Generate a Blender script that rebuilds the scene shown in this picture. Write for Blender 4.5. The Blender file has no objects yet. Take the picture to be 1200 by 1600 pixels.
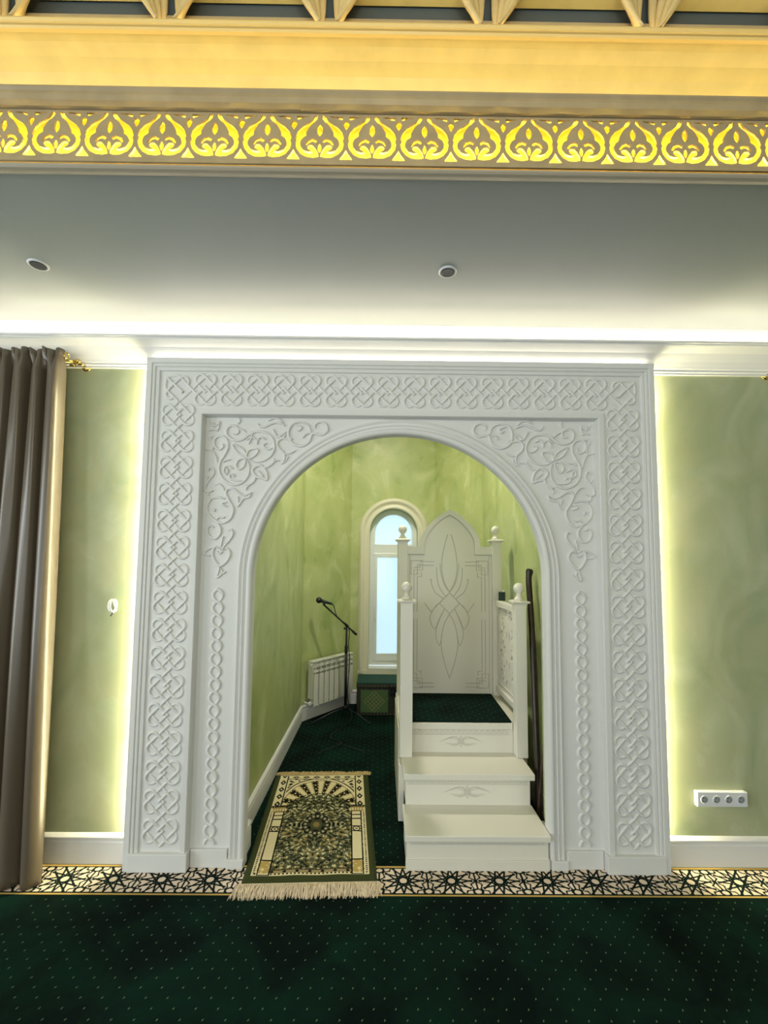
import bpy, bmesh, math, random
import numpy as np
from mathutils import Vector, Matrix
PI = math.pi
random.seed(7)
SC = bpy.context.scene
COL = SC.collection

# ------------------------------------------------------------------ camera
CAM_H = 1.73
F_PX, CY = 704.0, 827.0
d = Vector((-5., 51., 704.)).normalized()
u = Vector((94., -9724., 704.)); u = (u - d * u.dot(d)).normalized()
r = d.cross(u).normalized()
if r.x < 0: r = -r
Rw = Matrix((r, d, u))                       # world = Rw @ cam(x right, y down, z forward)
cx_ = Rw @ Vector((1, 0, 0)); cy_ = Rw @ Vector((0, -1, 0)); cz_ = Rw @ Vector((0, 0, -1))
cam = bpy.data.cameras.new('camera')
cam.sensor_fit = 'HORIZONTAL'; cam.sensor_width = 36.0; cam.lens = F_PX / 1200 * 36.0
cam.shift_y = (CY - 800) / 1200
cam.clip_start = 0.05
camo = bpy.data.objects.new('camera', cam); COL.objects.link(camo)
M4 = Matrix((cx_, cy_, cz_)).transposed().to_4x4(); M4.translation = (0, 0, CAM_H)
camo.matrix_world = M4
SC.camera = camo

# ------------------------------------------------------------------ exposure, sky, lights
SC.view_settings.view_transform = 'Standard'
SC.view_settings.look = 'None'
SC.view_settings.gamma = 1.0
SC.view_settings.exposure = 0.10
SC.view_settings.use_curve_mapping = False
w = bpy.data.worlds.new('sky'); SC.world = w; w.use_nodes = True
w.node_tree.nodes['Background'].inputs[0].default_value = (0.72, 0.93, 1.0, 1)
w.node_tree.nodes['Background'].inputs[1].default_value = 1.12

def area(name, loc, rot, sx, sy, power, color, spread=180):
    l = bpy.data.lights.new(name, 'AREA'); l.shape = 'RECTANGLE'; l.size = sx; l.size_y = sy
    l.energy = power; l.color = color; l.spread = math.radians(spread)
    o = bpy.data.objects.new(name, l); COL.objects.link(o); o.location = loc; o.rotation_euler = rot
    return o
# daylight entering through the tall windows of the hall, behind and to the left of the camera
DAY = (0.86, 0.94, 1.0)
for k, x in enumerate((-2.6, 0.2, 3.0)):
    area('daylight', (x, -4.85, 1.75), (math.radians(90), 0, 0), 1.6, 2.6, 50, DAY)
for k, y in enumerate((-2.6, 0.2)):
    area('daylight', (-4.85, y, 1.75), (math.radians(90), 0, math.radians(-90)), 1.6, 2.6, 100, DAY)

pl = bpy.data.lights.new('hall_fill_light', 'POINT'); pl.energy = 56; pl.color = (1.0, .88, .68); pl.shadow_soft_size = .35  # unseen warm fill, added to brighten the gilded tray and portal top
plo = bpy.data.objects.new('hall_fill_light', pl); COL.objects.link(plo); plo.location = (.1, -.7, 3.25)

# ------------------------------------------------------------------ materials
def srgb(r_, g_, b_):
    f = lambda c: (c / 255 / 12.92) if c / 255 <= .04045 else ((c / 255 + .055) / 1.055) ** 2.4
    return (f(r_), f(g_), f(b_), 1)
def newmat(name):
    m = bpy.data.materials.new(name); m.use_nodes = True
    nt = m.node_tree; b = nt.nodes['Principled BSDF']
    return m, nt, b
def N(nt, t, **kw):
    n = nt.nodes.new(t)
    for k, v in kw.items(): setattr(n, k, v)
    return n
def simple(name, c, rough=.5, metal=0., bump=0., bscale=200., var=0., vscale=6., spec=None):
    m, nt, b = newmat(name)
    b.inputs['Base Color'].default_value = c; b.inputs['Roughness'].default_value = rough
    b.inputs['Metallic'].default_value = metal
    if spec is not None: b.inputs['Specular IOR Level'].default_value = spec
    tc = N(nt, 'ShaderNodeTexCoord')
    if bump:
        n = N(nt, 'ShaderNodeTexNoise'); n.inputs['Scale'].default_value = bscale; n.inputs['Detail'].default_value = 3
        nt.links.new(tc.outputs['Object'], n.inputs['Vector'])
        bp = N(nt, 'ShaderNodeBump'); bp.inputs['Strength'].default_value = bump; bp.inputs['Distance'].default_value = .002
        nt.links.new(n.outputs['Fac'], bp.inputs['Height']); nt.links.new(bp.outputs[0], b.inputs['Normal'])
    if var:
        n = N(nt, 'ShaderNodeTexNoise'); n.inputs['Scale'].default_value = vscale; n.inputs['Detail'].default_value = 4
        nt.links.new(tc.outputs['Object'], n.inputs['Vector'])
        rp = N(nt, 'ShaderNodeValToRGB')
        rp.color_ramp.elements[0].position = .3; rp.color_ramp.elements[1].position = .7
        rp.color_ramp.elements[0].color = tuple(x * (1 - var) for x in c[:3]) + (1,)
        rp.color_ramp.elements[1].color = tuple(min(1, x * (1 + var)) for x in c[:3]) + (1,)
        nt.links.new(n.outputs['Fac'], rp.inputs[0]); nt.links.new(rp.outputs[0], b.inputs['Base Color'])
    return m
def emit(name, c, s):
    m = bpy.data.materials.new(name); m.use_nodes = True; nt = m.node_tree; nt.nodes.clear()
    e = N(nt, 'ShaderNodeEmission'); o = N(nt, 'ShaderNodeOutputMaterial')
    e.inputs[0].default_value = c; e.inputs[1].default_value = s
    nt.links.new(e.outputs[0], o.inputs[0]); return m
def plaster(name, c1, c2, c3, rough=.45, patch=.5):
    """polished venetian plaster: overlapping trowel patches of three close greens"""
    m, nt, b = newmat(name); b.inputs['Roughness'].default_value = rough
    tc = N(nt, 'ShaderNodeTexCoord')
    mp = N(nt, 'ShaderNodeMapping'); mp.inputs['Scale'].default_value = (1, 1, .70); mp.inputs['Rotation'].default_value = (.3, .5, 0)
    nt.links.new(tc.outputs['Object'], mp.inputs[0])
    n1 = N(nt, 'ShaderNodeTexNoise'); n1.inputs['Scale'].default_value = 2.6; n1.inputs['Detail'].default_value = 5; n1.inputs['Distortion'].default_value = 1.3
    n2 = N(nt, 'ShaderNodeTexVoronoi'); n2.inputs['Scale'].default_value = 7.5; n2.inputs['Randomness'].default_value = 1
    nd = N(nt, 'ShaderNodeTexNoise'); nd.inputs['Scale'].default_value = 5; nd.inputs['Detail'].default_value = 6
    nt.links.new(mp.outputs[0], nd.inputs['Vector'])
    ad = N(nt, 'ShaderNodeVectorMath', operation='MULTIPLY_ADD'); ad.inputs[1].default_value = (.45, .45, .45)
    nt.links.new(nd.outputs['Color'], ad.inputs[0]); nt.links.new(mp.outputs[0], ad.inputs[2])
    nt.links.new(mp.outputs[0], n1.inputs['Vector']); nt.links.new(ad.outputs[0], n2.inputs['Vector'])
    rp = N(nt, 'ShaderNodeValToRGB'); cr = rp.color_ramp
    cr.elements[0].position = .34; cr.elements[0].color = c1; cr.elements[1].position = .66; cr.elements[1].color = c2
    nt.links.new(n1.outputs['Fac'], rp.inputs[0])
    sp = N(nt, 'ShaderNodeSeparateColor'); nt.links.new(n2.outputs['Color'], sp.inputs[0])
    ml = N(nt, 'ShaderNodeMath', operation='MULTIPLY'); ml.inputs[1].default_value = patch
    nt.links.new(sp.outputs[0], ml.inputs[0])
    mx = N(nt, 'ShaderNodeMix', data_type='RGBA')
    nt.links.new(ml.outputs[0], mx.inputs[0]); nt.links.new(rp.outputs[0], mx.inputs[6]); mx.inputs[7].default_value = c3
    nt.links.new(mx.outputs[2], b.inputs['Base Color'])
    return m
def carpetmat():
    m, nt, b = newmat('green_carpet'); b.inputs['Roughness'].default_value = .95
    b.inputs['Specular IOR Level'].default_value = .1
    tc = N(nt, 'ShaderNodeTexCoord')
    mp = N(nt, 'ShaderNodeMapping')
    mp.inputs['Location'].default_value = (0.010, 0.015, 0)
    nt.links.new(tc.outputs['Object'], mp.inputs[0])
    # staggered lattice of small dots: two interleaved grids (0.086 x 0.086)
    P = .086
    def grid(ox, oy):
        sep = N(nt, 'ShaderNodeSeparateXYZ'); nt.links.new(mp.outputs[0], sep.inputs[0])
        outs = []
        for i, o_ in ((0, ox), (1, oy)):
            a = N(nt, 'ShaderNodeMath', operation='ADD'); a.inputs[1].default_value = 20 * P + o_
            nt.links.new(sep.outputs[i], a.inputs[0])
            q = N(nt, 'ShaderNodeMath', operation='MODULO'); q.inputs[1].default_value = P; nt.links.new(a.outputs[0], q.inputs[0])
            s = N(nt, 'ShaderNodeMath', operation='SUBTRACT'); s.inputs[1].default_value = P / 2; nt.links.new(q.outputs[0], s.inputs[0])
            outs.append(s)
        # slanted little dash
        c = N(nt, 'ShaderNodeCombineXYZ')
        k = N(nt, 'ShaderNodeMath', operation='MULTIPLY_ADD'); k.inputs[1].default_value = -.35
        nt.links.new(outs[1].outputs[0], k.inputs[0]); nt.links.new(outs[0].outputs[0], k.inputs[2])
        nt.links.new(k.outputs[0], c.inputs[0])
        k2 = N(nt, 'ShaderNodeMath', operation='MULTIPLY'); k2.inputs[1].default_value = .55
        nt.links.new(outs[1].outputs[0], k2.inputs[0]); nt.links.new(k2.outputs[0], c.inputs[1])
        ln = N(nt, 'ShaderNodeVectorMath', operation='LENGTH'); nt.links.new(c.outputs[0], ln.inputs[0])
        lt = N(nt, 'ShaderNodeMath', operation='LESS_THAN'); lt.inputs[1].default_value = .0026
        nt.links.new(ln.outputs['Value'], lt.inputs[0]); return lt
    g1 = grid(0, 0); g2 = grid(P / 2, P / 2)
    mxx = N(nt, 'ShaderNodeMath', operation='MAXIMUM'); nt.links.new(g1.outputs[0], mxx.inputs[0]); nt.links.new(g2.outputs[0], mxx.inputs[1])
    n = N(nt, 'ShaderNodeTexNoise'); n.inputs['Scale'].default_value = 3.2; n.inputs['Detail'].default_value = 6; n.inputs['Distortion'].default_value = .6
    nt.links.new(tc.outputs['Object'], n.inputs['Vector'])
    rp = N(nt, 'ShaderNodeValToRGB'); rp.color_ramp.elements[0].position = .38; rp.color_ramp.elements[1].position = .66
    rp.color_ramp.elements[0].color = (.0008, .0058, .0040, 1); rp.color_ramp.elements[1].color = (.0018, .0190, .0115, 1)
    nt.links.new(n.outputs['Fac'], rp.inputs[0])
    mx = N(nt, 'ShaderNodeMix', data_type='RGBA'); mx.inputs[7].default_value = (.11, .17, .09, 1)
    nt.links.new(mxx.outputs[0], mx.inputs[0]); nt.links.new(rp.outputs[0], mx.inputs[6]); nt.links.new(mx.outputs[2], b.inputs['Base Color'])
    nf = N(nt, 'ShaderNodeTexNoise'); nf.inputs['Scale'].default_value = 420; nt.links.new(tc.outputs['Object'], nf.inputs['Vector'])
    bp = N(nt, 'ShaderNodeBump'); bp.inputs['Strength'].default_value = .6; bp.inputs['Distance'].default_value = .003
    nt.links.new(nf.outputs['Fac'], bp.inputs['Height']); nt.links.new(bp.outputs[0], b.inputs['Normal'])
    return m
def attrmat(name, rough=.95):
    m, nt, b = newmat(name); b.inputs['Roughness'].default_value = rough; b.inputs['Specular IOR Level'].default_value = .12
    a = N(nt, 'ShaderNodeAttribute'); a.attribute_name = 'weave'
    nt.links.new(a.outputs['Color'], b.inputs['Base Color'])
    tc = N(nt, 'ShaderNodeTexCoord'); nf = N(nt, 'ShaderNodeTexNoise'); nf.inputs['Scale'].default_value = 350
    nt.links.new(tc.outputs['Object'], nf.inputs['Vector'])
    bp = N(nt, 'ShaderNodeBump'); bp.inputs['Strength'].default_value = .5; bp.inputs['Distance'].default_value = .002
    nt.links.new(nf.outputs['Fac'], bp.inputs['Height']); nt.links.new(bp.outputs[0], b.inputs['Normal'])
    return m

WHITE = simple('white_moulded_plaster', (.70, .695, .665, 1), .5, bump=.08, bscale=350)
WHITE2 = simple('white_painted_wood', (.76, .73, .63, 1), .38)
TRIMW = simple('white_trim_paint', (.74, .73, .70, 1), .4)
CEIL = simple('ceiling_paint', (.33, .36, .355, 1), .55, bump=.05, bscale=300)
GREEN = plaster('green_plaster', srgb(150, 160, 124), srgb(178, 184, 152), srgb(166, 166, 124))
NICHE = plaster('niche_plaster', srgb(150, 166, 98), srgb(200, 206, 152), srgb(178, 186, 120), patch=.8)
CARPET = carpetmat()
GOLDPAINT = simple('gilded_cove_paint', (.62, .49, .17, 1), .4, var=.08, vscale=9)
TAUPE = simple('taupe_gold_plaster', (.37, .29, .16, 1), .45, var=.10, vscale=12)
SLATE = simple('slate_paint', (.075, .095, .10, 1), .5)
BRASS = simple('brass', (.72, .52, .16, 1), .22, metal=1.)
BLACK = simple('black_plastic', (.006, .009, .014, 1), .4)
CHROME = simple('chrome', (.6, .62, .64, 1), .2, metal=1.)
PVC = simple('white_plastic', (.74, .75, .75, 1), .3)
FRAMEP = simple('window_frame_plastic', (.80, .82, .80, 1), .3)
WOOD = simple('dark_stained_wood', (.022, .010, .007, 1), .35, var=.5, vscale=25)
WOOD2 = simple('brown_wood', (.06, .035, .02, 1), .45, var=.3, vscale=30)
ENAMEL = simple('radiator_enamel', (.72, .70, .62, 1), .32)
LEDC = emit('led_strip_cool', (1.0, .89, .68, 1), 19)
LEDS = emit('led_strip_side', (1.0, .92, .58, 1), 120)
LEDS2 = emit('led_strip_top', (1.0, .93, .74, 1), 22)
VAULT_FILL = emit('vault_fill_glow', (1.0, .82, .45, 1), 9)
LEDY = emit('led_strip_yellow', (1.0, .79, .13, 1), 330)
LEDG = emit('led_strip_gold', (1.0, .80, .40, 1), 17)

# ------------------------------------------------------------------ mesh helpers
def tag(o, label=None, cat=None, group=None, kind=None):
    if label: o['label'] = label
    if cat: o['category'] = cat
    if group: o['group'] = group
    if kind: o['kind'] = kind
    return o
def thing(name, loc, label, cat, group=None):
    o = bpy.data.objects.new(name, None); COL.objects.link(o); o.location = loc
    o.empty_display_size = .1
    return tag(o, label, cat, group)
ORG = {}
def worldloc(o):
    v = Vector((0, 0, 0))
    while o is not None:
        v += Vector(o.location); o = o.parent
    return v
class MB:
    def __init__(s): s.v = []; s.f = []; s.m = []; s.sm = []
    def add(s, vs, fs, mi=0, smooth=False):
        b = len(s.v); s.v += [tuple(p) for p in vs]
        for f in fs: s.f.append(tuple(i + b for i in f)); s.m.append(mi); s.sm.append(smooth)
        return s
    def box(s, x0, x1, y0, y1, z0, z1, mi=0):
        return s.add([(x0, y0, z0), (x1, y0, z0), (x1, y1, z0), (x0, y1, z0), (x0, y0, z1), (x1, y0, z1), (x1, y1, z1), (x0, y1, z1)],
                     [(3, 2, 1, 0), (4, 5, 6, 7), (0, 1, 5, 4), (1, 2, 6, 5), (2, 3, 7, 6), (3, 0, 4, 7)], mi)
    def prism(s, poly, f0, f1, mi=0, smooth=False):
        """poly: list of (a,b); f0/f1 map (a,b)->xyz for the two ends"""
        n = len(poly)
        vs = [f0(*p) for p in poly] + [f1(*p) for p in poly]
        fs = [tuple(range(n))[::-1], tuple(range(n, 2 * n))]
        s.add(vs, fs, mi)
        b = len(s.v) - 2 * n
        for i in range(n):
            j = (i + 1) % n
            s.f.append((b + i, b + j, b + n + j, b + n + i)); s.m.append(mi); s.sm.append(smooth)
        return s
    def extx(s, prof, x0, x1, mi=0, close=True):
        """(y,z) profile pushed along x"""
        return s.prism(prof, lambda y, z: (x0, y, z), lambda y, z: (x1, y, z), mi)
    def loft(s, rings, closed=False, caps=False, mi=0, smooth=True):
        n = len(rings[0]); b = len(s.v)
        for rg in rings: s.v += [tuple(p) for p in rg]
        for k in range(len(rings) - 1):
            for i in range(n if closed else n - 1):
                j = (i + 1) % n
                s.f.append((b + k * n + i, b + k * n + j, b + (k + 1) * n + j, b + (k + 1) * n + i)); s.m.append(mi); s.sm.append(smooth)
        if caps:
            s.f.append(tuple(b + i for i in range(n))[::-1]); s.m.append(mi); s.sm.append(False)
            e = b + (len(rings) - 1) * n
            s.f.append(tuple(e + i for i in range(n))); s.m.append(mi); s.sm.append(False)
        return s
    def lathe(s, prof, c, axis='z', seg=24, mi=0, smooth=True):
        rings = []
        for (rr, h) in prof:
            ring = []
            for k in range(seg):
                a = 2 * PI * k / seg; p, q = rr * math.cos(a), rr * math.sin(a)
                ring.append({'z': (c[0] + p, c[1] + q, c[2] + h), 'y': (c[0] + p, c[1] + h, c[2] + q), 'x': (c[0] + h, c[1] + p, c[2] + q)}[axis])
            rings.append(ring)
        return s.loft(rings, True, True, mi, smooth)
    def tube(s, pts, rad, seg=8, mi=0, flat=1.0, cap=True):
        pts = [Vector(p) for p in pts]; n = len(pts)
        rads = rad if isinstance(rad, (list, tuple)) else [rad] * n
        rings = []; up = None
        for i in range(n):
            t = (pts[min(i + 1, n - 1)] - pts[max(i - 1, 0)]).normalized()
            if up is None:
                up = Vector((0, 0, 1)) if abs(t.z) < .9 else Vector((1, 0, 0))
            sd = t.cross(up).normalized(); up = sd.cross(t).normalized()
            rings.append([pts[i] + sd * math.cos(2 * PI * k / seg) * rads[i] + up * math.sin(2 * PI * k / seg) * rads[i] * flat for k in range(seg)])
        return s.loft(rings, True, cap, mi)
    def relief(s, path, width, height, mp, closed=False, zs=None, mi=0, base=-.001, taper=False):
        """rounded raised moulding following a 2D path; mp(a, b, h) -> xyz"""
        n = len(path); rings = []
        for i in range(n):
            if closed: p0, p1 = path[i - 1], path[(i + 1) % n]
            else: p0, p1 = path[max(i - 1, 0)], path[min(i + 1, n - 1)]
            tx, ty = p1[0] - p0[0], p1[1] - p0[1]; L = math.hypot(tx, ty) or 1
            nx, ny = -ty / L, tx / L
            # mitre correction
            if 0 < i < n - 1 or closed:
                q0, q1 = path[i - 1], path[(i + 1) % n]
                ax, ay = path[i][0] - q0[0], path[i][1] - q0[1]; la = math.hypot(ax, ay) or 1
                cosv = abs((-ay / la) * nx + (ax / la) * ny); k = 1 / max(cosv, .6)
            else: k = 1
            wd = width[i] if isinstance(width, list) else width
            if taper:
                e = min(i, n - 1 - i) / max(1, n - 1) * 2; wd = wd * (.25 + .75 * min(1, e * 2.5))
            z = (zs[i] if zs else 0)
            ring = []
            for (a, h) in ((-.5, base), (-.46, height * .55 + z), (-.25, height * .93 + z), (0, height + z), (.25, height * .93 + z), (.46, height * .55 + z), (.5, base)):
                ring.append(mp(path[i][0] + nx * a * wd * k, path[i][1] + ny * a * wd * k, h))
            rings.append(ring)
        if closed: rings.append(rings[0])
        return s.loft(rings, False, False, mi)
    def build(s, name, mats, parent=None, bevel=0., label=None, kind=None, autosmooth=False, smoothall=None):
        off = worldloc(parent) if parent is not None else Vector((0, 0, 0))
        me = bpy.data.meshes.new(name)
        me.from_pydata([(x - off.x, y - off.y, z - off.z) for x, y, z in s.v], [], s.f)
        for mt in (mats if isinstance(mats, (list, tuple)) else [mats]): me.materials.append(mt)
        me.polygons.foreach_set('material_index', s.m)
        me.polygons.foreach_set('use_smooth', [bool(x) for x in s.sm] if smoothall is None else [smoothall] * len(s.f))
        bm = bmesh.new(); bm.from_mesh(me)
        bmesh.ops.recalc_face_normals(bm, faces=bm.faces)
        bm.to_mesh(me); bm.free(); me.update()
        o = bpy.data.objects.new(name, me); COL.objects.link(o)
        if parent is not None: o.parent = parent
        if bevel:
            md = o.modifiers.new('bevel', 'BEVEL'); md.width = bevel; md.segments = 2; md.limit_method = 'ANGLE'; md.angle_limit = math.radians(40)
        if label: o['label'] = label
        if kind: o['kind'] = kind
        return o
def smooth_path(pts, sub=6, closed=False):
    """Catmull-Rom through 2D points"""
    n = len(pts); out = []
    for i in range(n if closed else n - 1):
        if closed: p = [pts[(i - 1) % n], pts[i], pts[(i + 1) % n], pts[(i + 2) % n]]
        else: p = [pts[max(i - 1, 0)], pts[i], pts[i + 1], pts[min(i + 2, n - 1)]]
        for k in range(sub):
            t = k / sub
            out.append(tuple(.5 * (2 * p[1][c] + (p[2][c] - p[0][c]) * t + (2 * p[0][c] - 5 * p[1][c] + 4 * p[2][c] - p[3][c]) * t * t + (3 * p[1][c] - p[0][c] - 3 * p[2][c] + p[3][c]) * t ** 3) for c in range(len(pts[0]))))
    if not closed: out.append(tuple(pts[-1]))
    return out
def plate_with_holes(name, outer, holes, thick, mats, parent, place):
    """a flat board with pierced holes (curve fill), placed by matrix place"""
    cu = bpy.data.curves.new(name, 'CURVE'); cu.dimensions = '2D'; cu.fill_mode = 'BOTH'; cu.extrude = thick / 2
    for lp in [outer] + holes:
        sp = cu.splines.new('POLY'); sp.points.add(len(lp) - 1); sp.use_cyclic_u = True
        for i, (a, b) in enumerate(lp): sp.points[i].co = (a, b, 0, 1)
    tmp = bpy.data.objects.new(name, cu); COL.objects.link(tmp)
    dg = bpy.context.evaluated_depsgraph_get()
    me = bpy.data.meshes.new_from_object(tmp.evaluated_get(dg))
    bpy.data.objects.remove(tmp); bpy.data.curves.remove(cu)
    me.transform(place)
    off = worldloc(parent) if parent is not None else Vector((0, 0, 0))
    me.transform(Matrix.Translation(-off))
    me.materials.clear(); me.materials.append(mats)
    o = bpy.data.objects.new(name, me); COL.objects.link(o)
    if parent is not None: o.parent = parent
    return o
XZ = lambda y: Matrix(((1, 0, 0, 0), (0, 0, -1, y), (0, 1, 0, 0), (0, 0, 0, 1)))     # (a,b) -> (x=a, z=b) at depth y

def st(o, label=None): o['kind'] = 'structure'; return o

# ================================================================== SETTING
XL, XR, YB = -5.0, 5.0, -5.0
WY = 2.72                 # face of the front wall
NXL, NXR = -.852, 1.138   # niche side walls
NB, NY = 5.02, 5.66       # where the side walls turn, back wall
BXL, BXR = -.374, .675    # back wall ends
JL, JR = -.792, 1.010     # wall jambs of the passage

m = MB(); m.box(XL - .1, XR + .1, YB - .1, 6.4, -.1, 0); fl = st(m.build('floor', CARPET))

m = MB()
m.box(XL, JL, WY, 2.86, 0, 3.3); m.box(JR, XR, WY, 2.86, 0, 3.3); m.box(JL, JR, WY, 2.86, 2.66, 3.3)
st(m.build('wall_front', GREEN))
m = MB(); m.box(XL - .1, XL, YB, WY + .14, 0, 4.5); st(m.build('wall_left', GREEN))
m = MB(); m.box(XR, XR + .1, YB, WY + .14, 0, 4.5); st(m.build('wall_right', GREEN))
m = MB(); m.box(XL - .1, XR + .1, YB - .1, YB, 0, 4.5); st(m.build('wall_back', GREEN))

# prayer niche: five facets
m = MB()
m.prism([(NXL, 2.86), (NXL, NB), (NXL - .12, NB + .06), (NXL - .12, 2.86)], lambda x, y: (x, y, 0), lambda x, y: (x, y, 3.7)); st(m.build('wall_niche_left', NICHE))
m = MB()
m.prism([(NXR, 2.86), (NXR, NB), (NXR + .12, NB + .06), (NXR + .12, 2.86)], lambda x, y: (x, y, 0), lambda x, y: (x, y, 3.7)); st(m.build('wall_niche_right', NICHE))
m = MB()
m.prism([(NXL, NB), (BXL, NY), (BXL - .06, NY + .2), (NXL - .12, NB + .06)], lambda x, y: (x, y, 0), lambda x, y: (x, y, 3.7)); st(m.build('wall_niche_back_left', NICHE))
m = MB()
m.prism([(NXR, NB), (BXR, NY), (BXR + .06, NY + .2), (NXR + .12, NB + .06)], lambda x, y: (x, y, 0), lambda x, y: (x, y, 3.7)); st(m.build('wall_niche_back_right', NICHE))
m = MB(); m.box(NXL - .12, NXR + .12, 2.86, NY + .2, 3.7, 3.8); m.box(NXL - .12, NXR + .12, 2.86, 2.95, 3.3, 3.7); st(m.build('ceiling_niche', NICHE))

def arch_pts(cx, cz, rr, n=48, zbase=0.):
    return [(cx - rr, zbase)] + [(cx + rr * math.cos(PI - PI * k / n), cz + rr * math.sin(PI - PI * k / n)) for k in range(n + 1)] + [(cx + rr, zbase)]
def arch_panel(m, xl, xr, zb, zt, cx, cz, rr, y, n=48, zbase=None):
    """flat face at depth y with an arched opening"""
    zbase = zb if zbase is None else zbase
    q = lambda a, b, c, d_: m.add([(p[0], y, p[1]) for p in (a, b, c, d_)], [(0, 1, 2, 3)])
    q((xl, zb), (cx - rr, zb), (cx - rr, cz), (xl, cz)); q((cx + rr, zb), (xr, zb), (xr, cz), (cx + rr, cz))
    q((xl, cz), (cx - rr, cz), (cx - rr, zt), (xl, zt)); q((cx + rr, cz), (xr, cz), (xr, zt), (cx + rr, zt))
    if zbase > zb: q((cx - rr, zb), (cx + rr, zb), (cx + rr, zbase), (cx - rr, zbase))
    A = arch_pts(cx, cz, rr, n)[1:-1]
    for a, b in zip(A[:-1], A[1:]): q(a, b, (b[0], zt), (a[0], zt))
def arch_loft(m, cx, cz, prof, n=48, zbase=0., smooth=True, endcap=False):
    """prof: list of (radius, depth y)"""
    rings = []
    for P in zip(*[[(x, y, z) for x, z in arch_pts(cx, cz, rr, n, zbase)] for rr, y in prof]): rings.append(list(P))
    m.loft(rings, False, False, 0, smooth)

WCX, WCZ = .160, 2.10
m = MB()
arch_panel(m, BXL, BXR, 0, 3.7, WCX, WCZ, .300, NY, zbase=.40)
arch_panel(m, BXL, BXR, 0, 3.7, WCX, WCZ, .300, NY + .2, zbase=.40)
arch_loft(m, WCX, WCZ, [(.300, NY), (.300, NY + .2)], zbase=.40)
m.add([(WCX - .3, NY, .40), (WCX + .3, NY, .40), (WCX + .3, NY + .2, .40), (WCX - .3, NY + .2, .40)], [(0, 1, 2, 3)])
wb = st(m.build('wall_niche_back', NICHE))

# the window of the niche
m = MB()
FY = NY + .10
arch_loft(m, WCX, WCZ, [(.298, FY + .05), (.298, FY), (.243, FY), (.243, FY + .012), (.236, FY + .02), (.236, FY + .05)], zbase=.46, smooth=False)
m.box(WCX - .298, WCX + .298, FY - .001, FY + .05, .44, .50)
win = st(m.build('window_1', FRAMEP))
m = MB(); m.box(WCX - .25, WCX + .25, FY - .004, FY + .05, 1.80, 1.955); o = m.build('transom', FRAMEP, win, bevel=.004)
m = MB()
m.box(WCX - .248, WCX - .205, FY - .018, FY + .03, .50, 1.84); m.box(WCX + .205, WCX + .248, FY - .018, FY + .03, .50, 1.84)
m.box(WCX - .205, WCX + .205, FY - .018, FY + .03, .50, .585); m.box(WCX - .205, WCX + .205, FY - .018, FY + .03, 1.785, 1.84)
sash = m.build('sash', FRAMEP, win, bevel=.003)
m = MB(); m.box(WCX - .238, WCX - .216, FY - .032, FY - .018, 1.09, 1.17); m.box(WCX - .238, WCX - .216, FY - .052, FY - .032, 1.02, 1.18)
m.build('window_handle', PVC, win, bevel=.004, label='white lever window handle')
GL, nt, b = newmat('frosted_glass')
nt.nodes.remove(b)
tr = N(nt, 'ShaderNodeBsdfTransparent'); tr.inputs[0].default_value = (.93, .97, 1, 1)
gl = N(nt, 'ShaderNodeBsdfGlossy'); gl.inputs['Roughness'].default_value = .15
tl = N(nt, 'ShaderNodeBsdfTranslucent'); tl.inputs[0].default_value = (.9, .96, 1, 1)
m1 = N(nt, 'ShaderNodeMixShader'); m1.inputs[0].default_value = .25
m2 = N(nt, 'ShaderNodeMixShader'); m2.inputs[0].default_value = .04
nt.links.new(tr.outputs[0], m1.inputs[1]); nt.links.new(tl.outputs[0], m1.inputs[2])
nt.links.new(m1.outputs[0], m2.inputs[1]); nt.links.new(gl.outputs[0], m2.inputs[2])
nt.links.new(m2.outputs[0], nt.nodes['Material Output'].inputs[0])
m = MB()
A = arch_pts(WCX, WCZ, .236, 32)[1:-1]; A = [(WCX - .236, 1.95)] + A + [(WCX + .236, 1.95)]
m.prism(A, lambda x, z: (x, FY + .022, z), lambda x, z: (x, FY + .030, z)); m.build('pane', GL, win)
m = MB(); m.box(WCX - .206, WCX + .206, FY + .002, FY + .010, .584, 1.786); m.build('pane', GL, win)
m = MB(); m.box(WCX - .298, WCX + .298, NY - .03, FY + .002, .405, .432); m.build('window_sill', TRIMW, win, bevel=.004)
m = MB()
prof = [(.300, NY + .0), (.300, NY - .018), (.312, NY - .026), (.322, NY - .026), (.334, NY - .018), (.352, NY - .014), (.368, NY - .022), (.384, NY - .042), (.402, NY - .046), (.414, NY - .034), (.418, NY - .022), (.432, NY - .020), (.432, NY)]
arch_loft(m, WCX, WCZ, prof, zbase=.375)
m.box(WCX - .43, WCX + .43, NY - .028, NY, .355, .405)
m.build('window_trim', simple('cream_moulding', (.74, .70, .54, 1), .4), win)

# baseboards (classic stepped profile), run along a floor polyline
BBP = [(0, 0), (.018, 0), (.018, .118), (.014, .124), (.014, .134), (.020, .139), (.020, .148), (.010, .160), (0, .165)]
def baseboard(name, pts):
    m = MB(); rings = []; P = [Vector(p) for p in pts]
    for i, p in enumerate(P):
        d0 = (P[i] - P[i - 1]).normalized() if i else None; d1 = (P[i + 1] - P[i]).normalized() if i < len(P) - 1 else None
        n0 = Vector((-d0.y, d0.x)) if d0 else None; n1 = Vector((-d1.y, d1.x)) if d1 else None
        if n0 and n1:
            nn = (n0 + n1).normalized(); k = 1 / max(.3, nn.dot(n0))
        else: nn = n0 or n1; k = 1
        rings.append([(p.x - nn.x * t * k, p.y - nn.y * t * k, z) for t, z in BBP])
    m.loft(rings, True, True, 0, False)
    return st(m.build(name, TRIMW))
baseboard('baseboard_front_left', [(XL, WY), (-1.36, WY)])
baseboard('baseboard_front_right', [(1.59, WY), (XR, WY)])
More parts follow.
